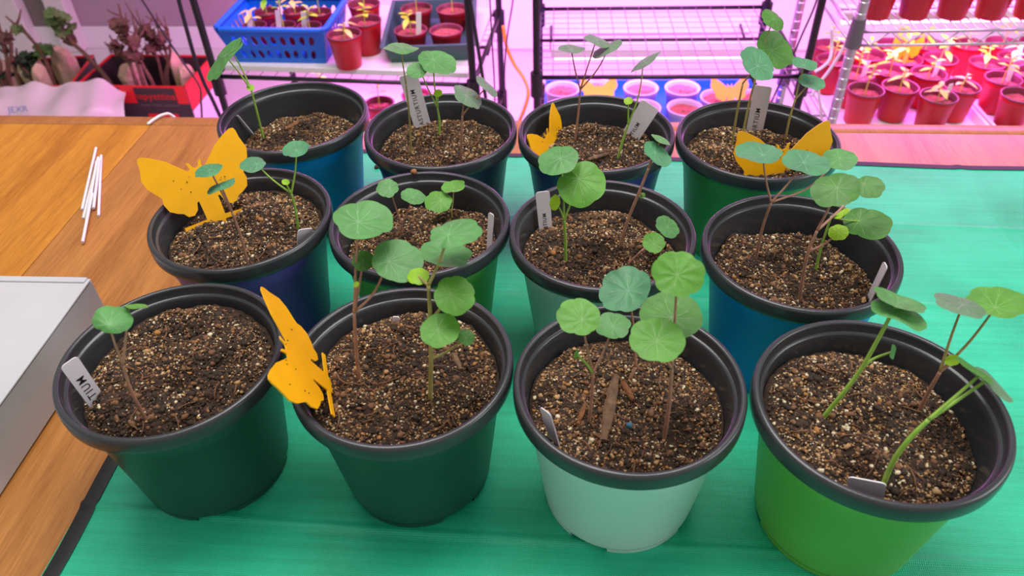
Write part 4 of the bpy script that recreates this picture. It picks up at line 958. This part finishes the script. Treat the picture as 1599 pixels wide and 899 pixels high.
cable('white_cable', 'white cable looping beside the chrome post', [(1299, 44, 1.54), (1299, 70, 1.54), (1296, 92, 1.53), (1284, 105, 1.53), (1272, 112, 1.53)], 0.0034, cabw)
cable('white_cable', 'white cable slanting across the chrome post to the wall', [(1322, 66, 1.50), (1308, 90, 1.50), (1292, 114, 1.50), (1279, 130, 1.50), (1268, 150, 1.50)], 0.0034, cabw)
cable('white_cable', 'white cable hanging straight beside the rack', [(1278, 130, 1.49), (1279, 150, 1.49), (1282, 172, 1.49), (1284, 210, 1.49)], 0.003, cabw)
cable('power_cable', 'thin dark cable hanging beside the right post of the empty rack', [(1284, -30, 1.650), (1272, 10, 1.650), (1252, 55, 1.650), (1238, 88, 1.650), (1220, 125, 1.650), (1202, 165, 1.650)], 0.0022, cab)

# ------------------------------------------------------------------ cartons, bag and pruned plants on the floor, left
carton_blk = mat('carton_black', lin(62, 46, 50), 0.6, 0.1, 30); carton_red = mat('carton_red', lin(226, 34, 40), 0.5); kraft = mat('carton_inside', lin(122, 98, 84), 0.8, 0.1, 30)
CH = 0.19
def carton(label, A, B, dep, h, deco):
    rz, wd = local_frame(A, B); t = thing('carton', label, 'carton', (A.x, A.y, 0), rz, 'cardboard cartons by the wall'); th = 0.005
    for nm, c, d in (('carton_front', (wd / 2, th / 2, h / 2), (wd, th, h)), ('carton_back', (wd / 2, dep - th / 2, h / 2), (wd, th, h)),
                     ('carton_side', (th / 2, dep / 2, h / 2), (th, dep - 2 * th, h)), ('carton_side', (wd - th / 2, dep / 2, h / 2), (th, dep - 2 * th, h)), ('carton_bottom', (wd / 2, dep / 2, th / 2), (wd, dep, th))):
        q = MB(); q.bbox(c, d, 0.0008); q.build(nm, carton_blk, t, smooth=False)
    q = MB(); e = 0.0006
    for c, d in (((wd / 2, th / 2, h), (wd + 0.002, th + 0.002, 0.005)), ((wd / 2, dep - th / 2, h), (wd + 0.002, th + 0.002, 0.005)), ((th / 2, dep / 2, h), (th + 0.002, dep, 0.005)), ((wd - th / 2, dep / 2, h), (th + 0.002, dep, 0.005))): q.box(c, d)
    q.build('red_edging', carton_red, t, smooth=False)
    if deco:
        q = MB()
        for x0, x1, z0, z1 in deco['red']: q.box(((x0 + x1) / 2 * wd, -e, (z0 + z1) / 2 * h), ((x1 - x0) * wd, 0.001, (z1 - z0) * h))
        q.box((wd + e, dep * 0.5, h * 0.78), (0.001, dep - 0.01, h * 0.42)); q.box((wd - th - e, dep * 0.5, h * 0.7), (0.001, dep - 0.012, h * 0.55))
        q.build('red_print', carton_red, t, smooth=False)
        q = MB(); q.box((wd + e, dep * 0.5, h * 0.28), (0.0008, dep - 0.01, h * 0.54)); q.build('white_side_print', white_pl, t, smooth=False)
        M_ = Matrix(((1, 0, 0, wd * 0.70), (0, 0, -1, -0.0012), (0, 1, 0, h * 0.83), (0, 0, 0, 1)))
        tag(text_mesh('lettering', 'hapyettina', 0.034, carton_red, t, M_), 'red lower-case brand lettering')
        M_ = Matrix(((1, 0, 0, wd * 0.72), (0, 0, -1, -0.0012), (0, 1, 0, h * 0.67), (0, 0, 0, 1)))
        text_mesh('lettering', 'tomate - tomato - pomodoro', 0.011, mat('print_grey', lin(140, 116, 122), 0.6), t, M_)
    return t
A_, B_ = onz(118, 134, CH), onz(288, 137, CH); dC = fdist(onz(270, 88, CH)) - fdist(onz(270, 136, CH))
c1 = carton('black and red fruit carton with lettering on its front', A_, B_, dC, CH, dict(red=[(0.40, 0.52, 0.70, 1.0), (0.90, 1.0, 0.70, 1.0), (0.58, 0.86, 0.05, 0.50)]))
A2, B2 = onz(-84, 146, CH - 0.02), onz(110, 134, CH - 0.02)
c2 = carton('dark carton with red edges half covered by the white bag', A2, B2, dC, CH - 0.02, None)
# crumpled paper in the cartons
paper_m = mat('packing_paper', lin(214, 186, 150), 0.85, 0.1, 30)
def crumple(name, px, py, z, size, seed, label, m, cat='paper', group='crumpled paper in the cartons', flat=0.6):
    p = onz(px, py, z); bm = bmesh.new(); bmesh.ops.create_icosphere(bm, subdivisions=3, radius=1); rg2 = random.Random(seed)
    dirs = [Vector((rg2.gauss(0, 1), rg2.gauss(0, 1), rg2.gauss(0, 1))).normalized() for _ in range(26)]
    for v in bm.verts:
        d = v.co.normalized(); k = min(0.72 + 0.5 * abs(math.acos(max(-1, min(1, d.dot(q2))))) for q2 in dirs); v.co = Vector((d.x * size[0], d.y * size[1], d.z * size[2])) * k
    zl = min(v.co.z for v in bm.verts)
    for v in bm.verts:
        if v.co.z < 0: v.co.z *= (p.z - 0.0045) / -zl
    q = MB(); bm.verts.index_update(); q.add([v.co + p for v in bm.verts], [[v.index for v in f.verts] for f in bm.faces]); bm.free()
    return tag(q.build(name, m, smooth=False), label, cat, group)
for i, (px, py, sz) in enumerate(((50, 112, (0.040, 0.05, 0.05)), (102, 104, (0.05, 0.04, 0.08)), (65, 124, (0.022, 0.03, 0.05)), (206, 118, (0.04, 0.045, 0.05)), (277, 108, (0.022, 0.03, 0.07)), (292, 120, (0.025, 0.035, 0.05)), (6, 116, (0.045, 0.045, 0.06)))):
    crumple('packing_paper', px, py, CH - 0.03, sz, i, 'crumpled buff paper stuffed in the %s carton' % ('lettered' if px > 118 else 'bag-covered'), paper_m)
# white plastic bag lying over the carton fronts
bag_m = mat('bag_plastic', lin(222, 204, 206), 0.35, 0.06, 8, 0.2, 30)
bg = thing('plastic_bag', 'crumpled white plastic bag with blue print against the cartons', 'bag', onz(80, 175, 0.0))
q = MB(); nx_, ny_ = 60, 22; V, F = [], []
for j in range(ny_ + 1):
    for i in range(nx_ + 1):
        t = i / nx_; s_ = j / ny_; px = -60 + 255 * t
        topy = 152 - 24 * math.sin(min(1, max(0, (t + 0.1) * 0.95)) * math.pi * 0.62) + 3 * math.sin(t * 14)
        if t > 0.88: topy += (t - 0.88) * 60
        Yb = fdist(onz(90, 134, CH)) - 0.022 - 0.22 * s_ - 0.03 * math.sin(t * 9 + s_ * 4) * s_; py = topy + (235 - topy) * s_
        p = aty(px, py, Yb); p.z = max(0.003, p.z + 0.006 * math.sin(t * 31 + 5 * s_) + 0.005 * math.sin(s_ * 13 + t * 17)); sm = min(1, max(0, (s_ - 0.42) / 0.5)); p.z = max(0.003, p.z * (1 - sm * sm * (3 - 2 * sm))); V.append(p)
for j in range(ny_):
    for i in range(nx_): a = j * (nx_ + 1) + i; F.append((a, a + 1, a + nx_ + 2, a + nx_ + 1)[::-1])
q.add(V, F); wchild(q.build('bag_sheet', bag_m), bg)
pc = aty(28, 171, fdist(onz(90, 134, CH)) - 0.125); c_, R_, U_ = frame_at(pc); pc = pc + c_ * 0.025
M_ = Matrix((R_, U_, c_)).transposed().to_4x4() @ Matrix.Rotation(0.08, 4, 'Z'); M_.translation = pc
o = text_mesh('lettering', 'JEXR', 0.026, mat('print_blue', lin(70, 110, 160), 0.5), None, M_); wchild(o, bg)
# pruned woody plants
bark_p = mat('woody_stem', lin(112, 78, 60), 0.8, 0.3, 80, 0.5, 200); dry_m = mat('dry_leaf', lin(106, 72, 60), 0.8, 0.3, 60); gl_m = mat('geranium_leaf', lin(96, 122, 64), 0.6, 0.2, 60)
def pruned(label, Y, stems, leaves, r=0.008, seed=1, fork=4):
    rg2 = random.Random(seed); B = aty(stems[0][0][0], stems[0][0][1], Y); root = thing('pruned_plant', label, 'plant', B, 0, 'pruned plants in the cartons')
    for st in stems:
        P3 = [aty(x, y, Y + 0.01 * i) for i, (x, y) in enumerate(st)]; P3 = [Vector((P3[0].x, P3[0].y, 0.004))] + P3; sp = spline(P3, 5); q = MB()
        q.tube(sp, [r * (1 - 0.55 * i / (len(sp) - 1)) * rg2.uniform(0.85, 1.15) for i in range(len(sp))], 7); wchild(q.build('stem', bark_p), root)
        for _ in range(fork):
            i = rg2.randrange(len(sp) // 2, len(sp)); d = Vector((rg2.uniform(-1, 1), rg2.uniform(-0.6, 0.6), rg2.uniform(0.2, 1.2))).normalized() * rg2.uniform(0.03, 0.07)
            q = MB(); q.tube([sp[i], sp[i] + d * 0.5, sp[i] + d + Vector((0, 0, 0.008))], [r * 0.5, r * 0.4, r * 0.28], 6); wchild(q.build('twig', bark_p), root)
    for x, y, n, m, sz in leaves:
        for _ in range(n):
            p = aty(x + rg2.uniform(-1, 1) * sz * 0.9, y + rg2.uniform(-1, 1) * sz * 0.6, Y + 0.02 + rg2.uniform(-0.03, 0.03)); rad = rg2.uniform(0.010, 0.021)
            N = Vector((rg2.uniform(-0.7, 0.7), rg2.uniform(-0.9, 0.3), rg2.uniform(0.3, 1))).normalized(); X = N.orthogonal().normalized(); Y3 = N.cross(X); k0 = rg2.uniform(0, 6)
            vs = [p] + [p + (X * math.cos(a * 0.5236) + Y3 * math.sin(a * 0.5236)) * rad * (1 + 0.25 * math.sin(a * 2.6 + k0)) + N * rad * 0.2 * math.sin(a * 1.3 + k0) for a in range(12)]
            q = MB(); q.add(vs, [(0, 1 + a, 1 + (a + 1) % 12) for a in range(12)]); wchild(q.build('leaf', m, smooth=False), root)
YP = fdist(onz(200, 120, CH)) + 0.02
pruned('pruned plant with fresh green leaves on long leaning bare stems', YP, [[(176, 136), (150, 105), (118, 72), (86, 54)], [(172, 132), (140, 92), (110, 62), (96, 40)]], [(90, 28, 26, gl_m, 17), (104, 46, 14, gl_m, 14), (112, 62, 4, dry_m, 6)], 0.0085, 1, 1)
pruned('tall pruned plant with withered brown leaves in the lettered carton', YP - 0.05, [[(224, 130), (212, 92), (196, 52), (185, 6)], [(240, 134), (222, 100), (210, 66), (214, 40)], [(212, 126), (198, 90), (178, 74)]], [(188, 40, 16, dry_m, 12), (204, 62, 14, dry_m, 14), (182, 74, 8, dry_m, 12), (210, 88, 8, dry_m, 9)], 0.0075, 2, 6)
pruned('bushy pruned plant with withered leaves near the carton corner', YP + 0.06, [[(256, 132), (246, 92), (228, 56), (214, 34)], [(258, 130), (262, 92), (250, 60), (246, 40)], [(262, 128), (266, 80), (262, 44)]], [(230, 52, 18, dry_m, 13), (246, 60, 16, dry_m, 12), (238, 76, 8, dry_m, 10)], 0.0065, 3, 6)
pruned('pruned plant with thick stem and dark green leaves in the covered carton', YP + 0.07, [[(82, 124), (68, 88), (46, 58), (26, 38)], [(54, 128), (30, 100), (4, 70)]], [(40, 92, 20, mat('leaf_dark', lin(52, 74, 46), 0.6, 0.2, 60), 14), (68, 78, 14, gl_m, 12), (26, 46, 6, gl_m, 7), (50, 108, 12, mat('leaf_dark', (0, 0, 0, 1)), 14)], 0.009, 4, 3)
pruned('leafless pruned plant with bent brown stems in the covered carton', YP + 0.01, [[(18, 140), (12, 100), (4, 60), (-8, 20)], [(10, 138), (18, 80), (8, 50)], [(4, 130), (0, 96), (-20, 70)]], [(4, 60, 8, dry_m, 12), (6, 120, 10, mat('leaf_dark', (0, 0, 0, 1)), 10)], 0.009, 5, 5)
for o in PS + [PR, PC]: purge(o)
bpy.data.objects.remove(TAGP, do_unlink=True)
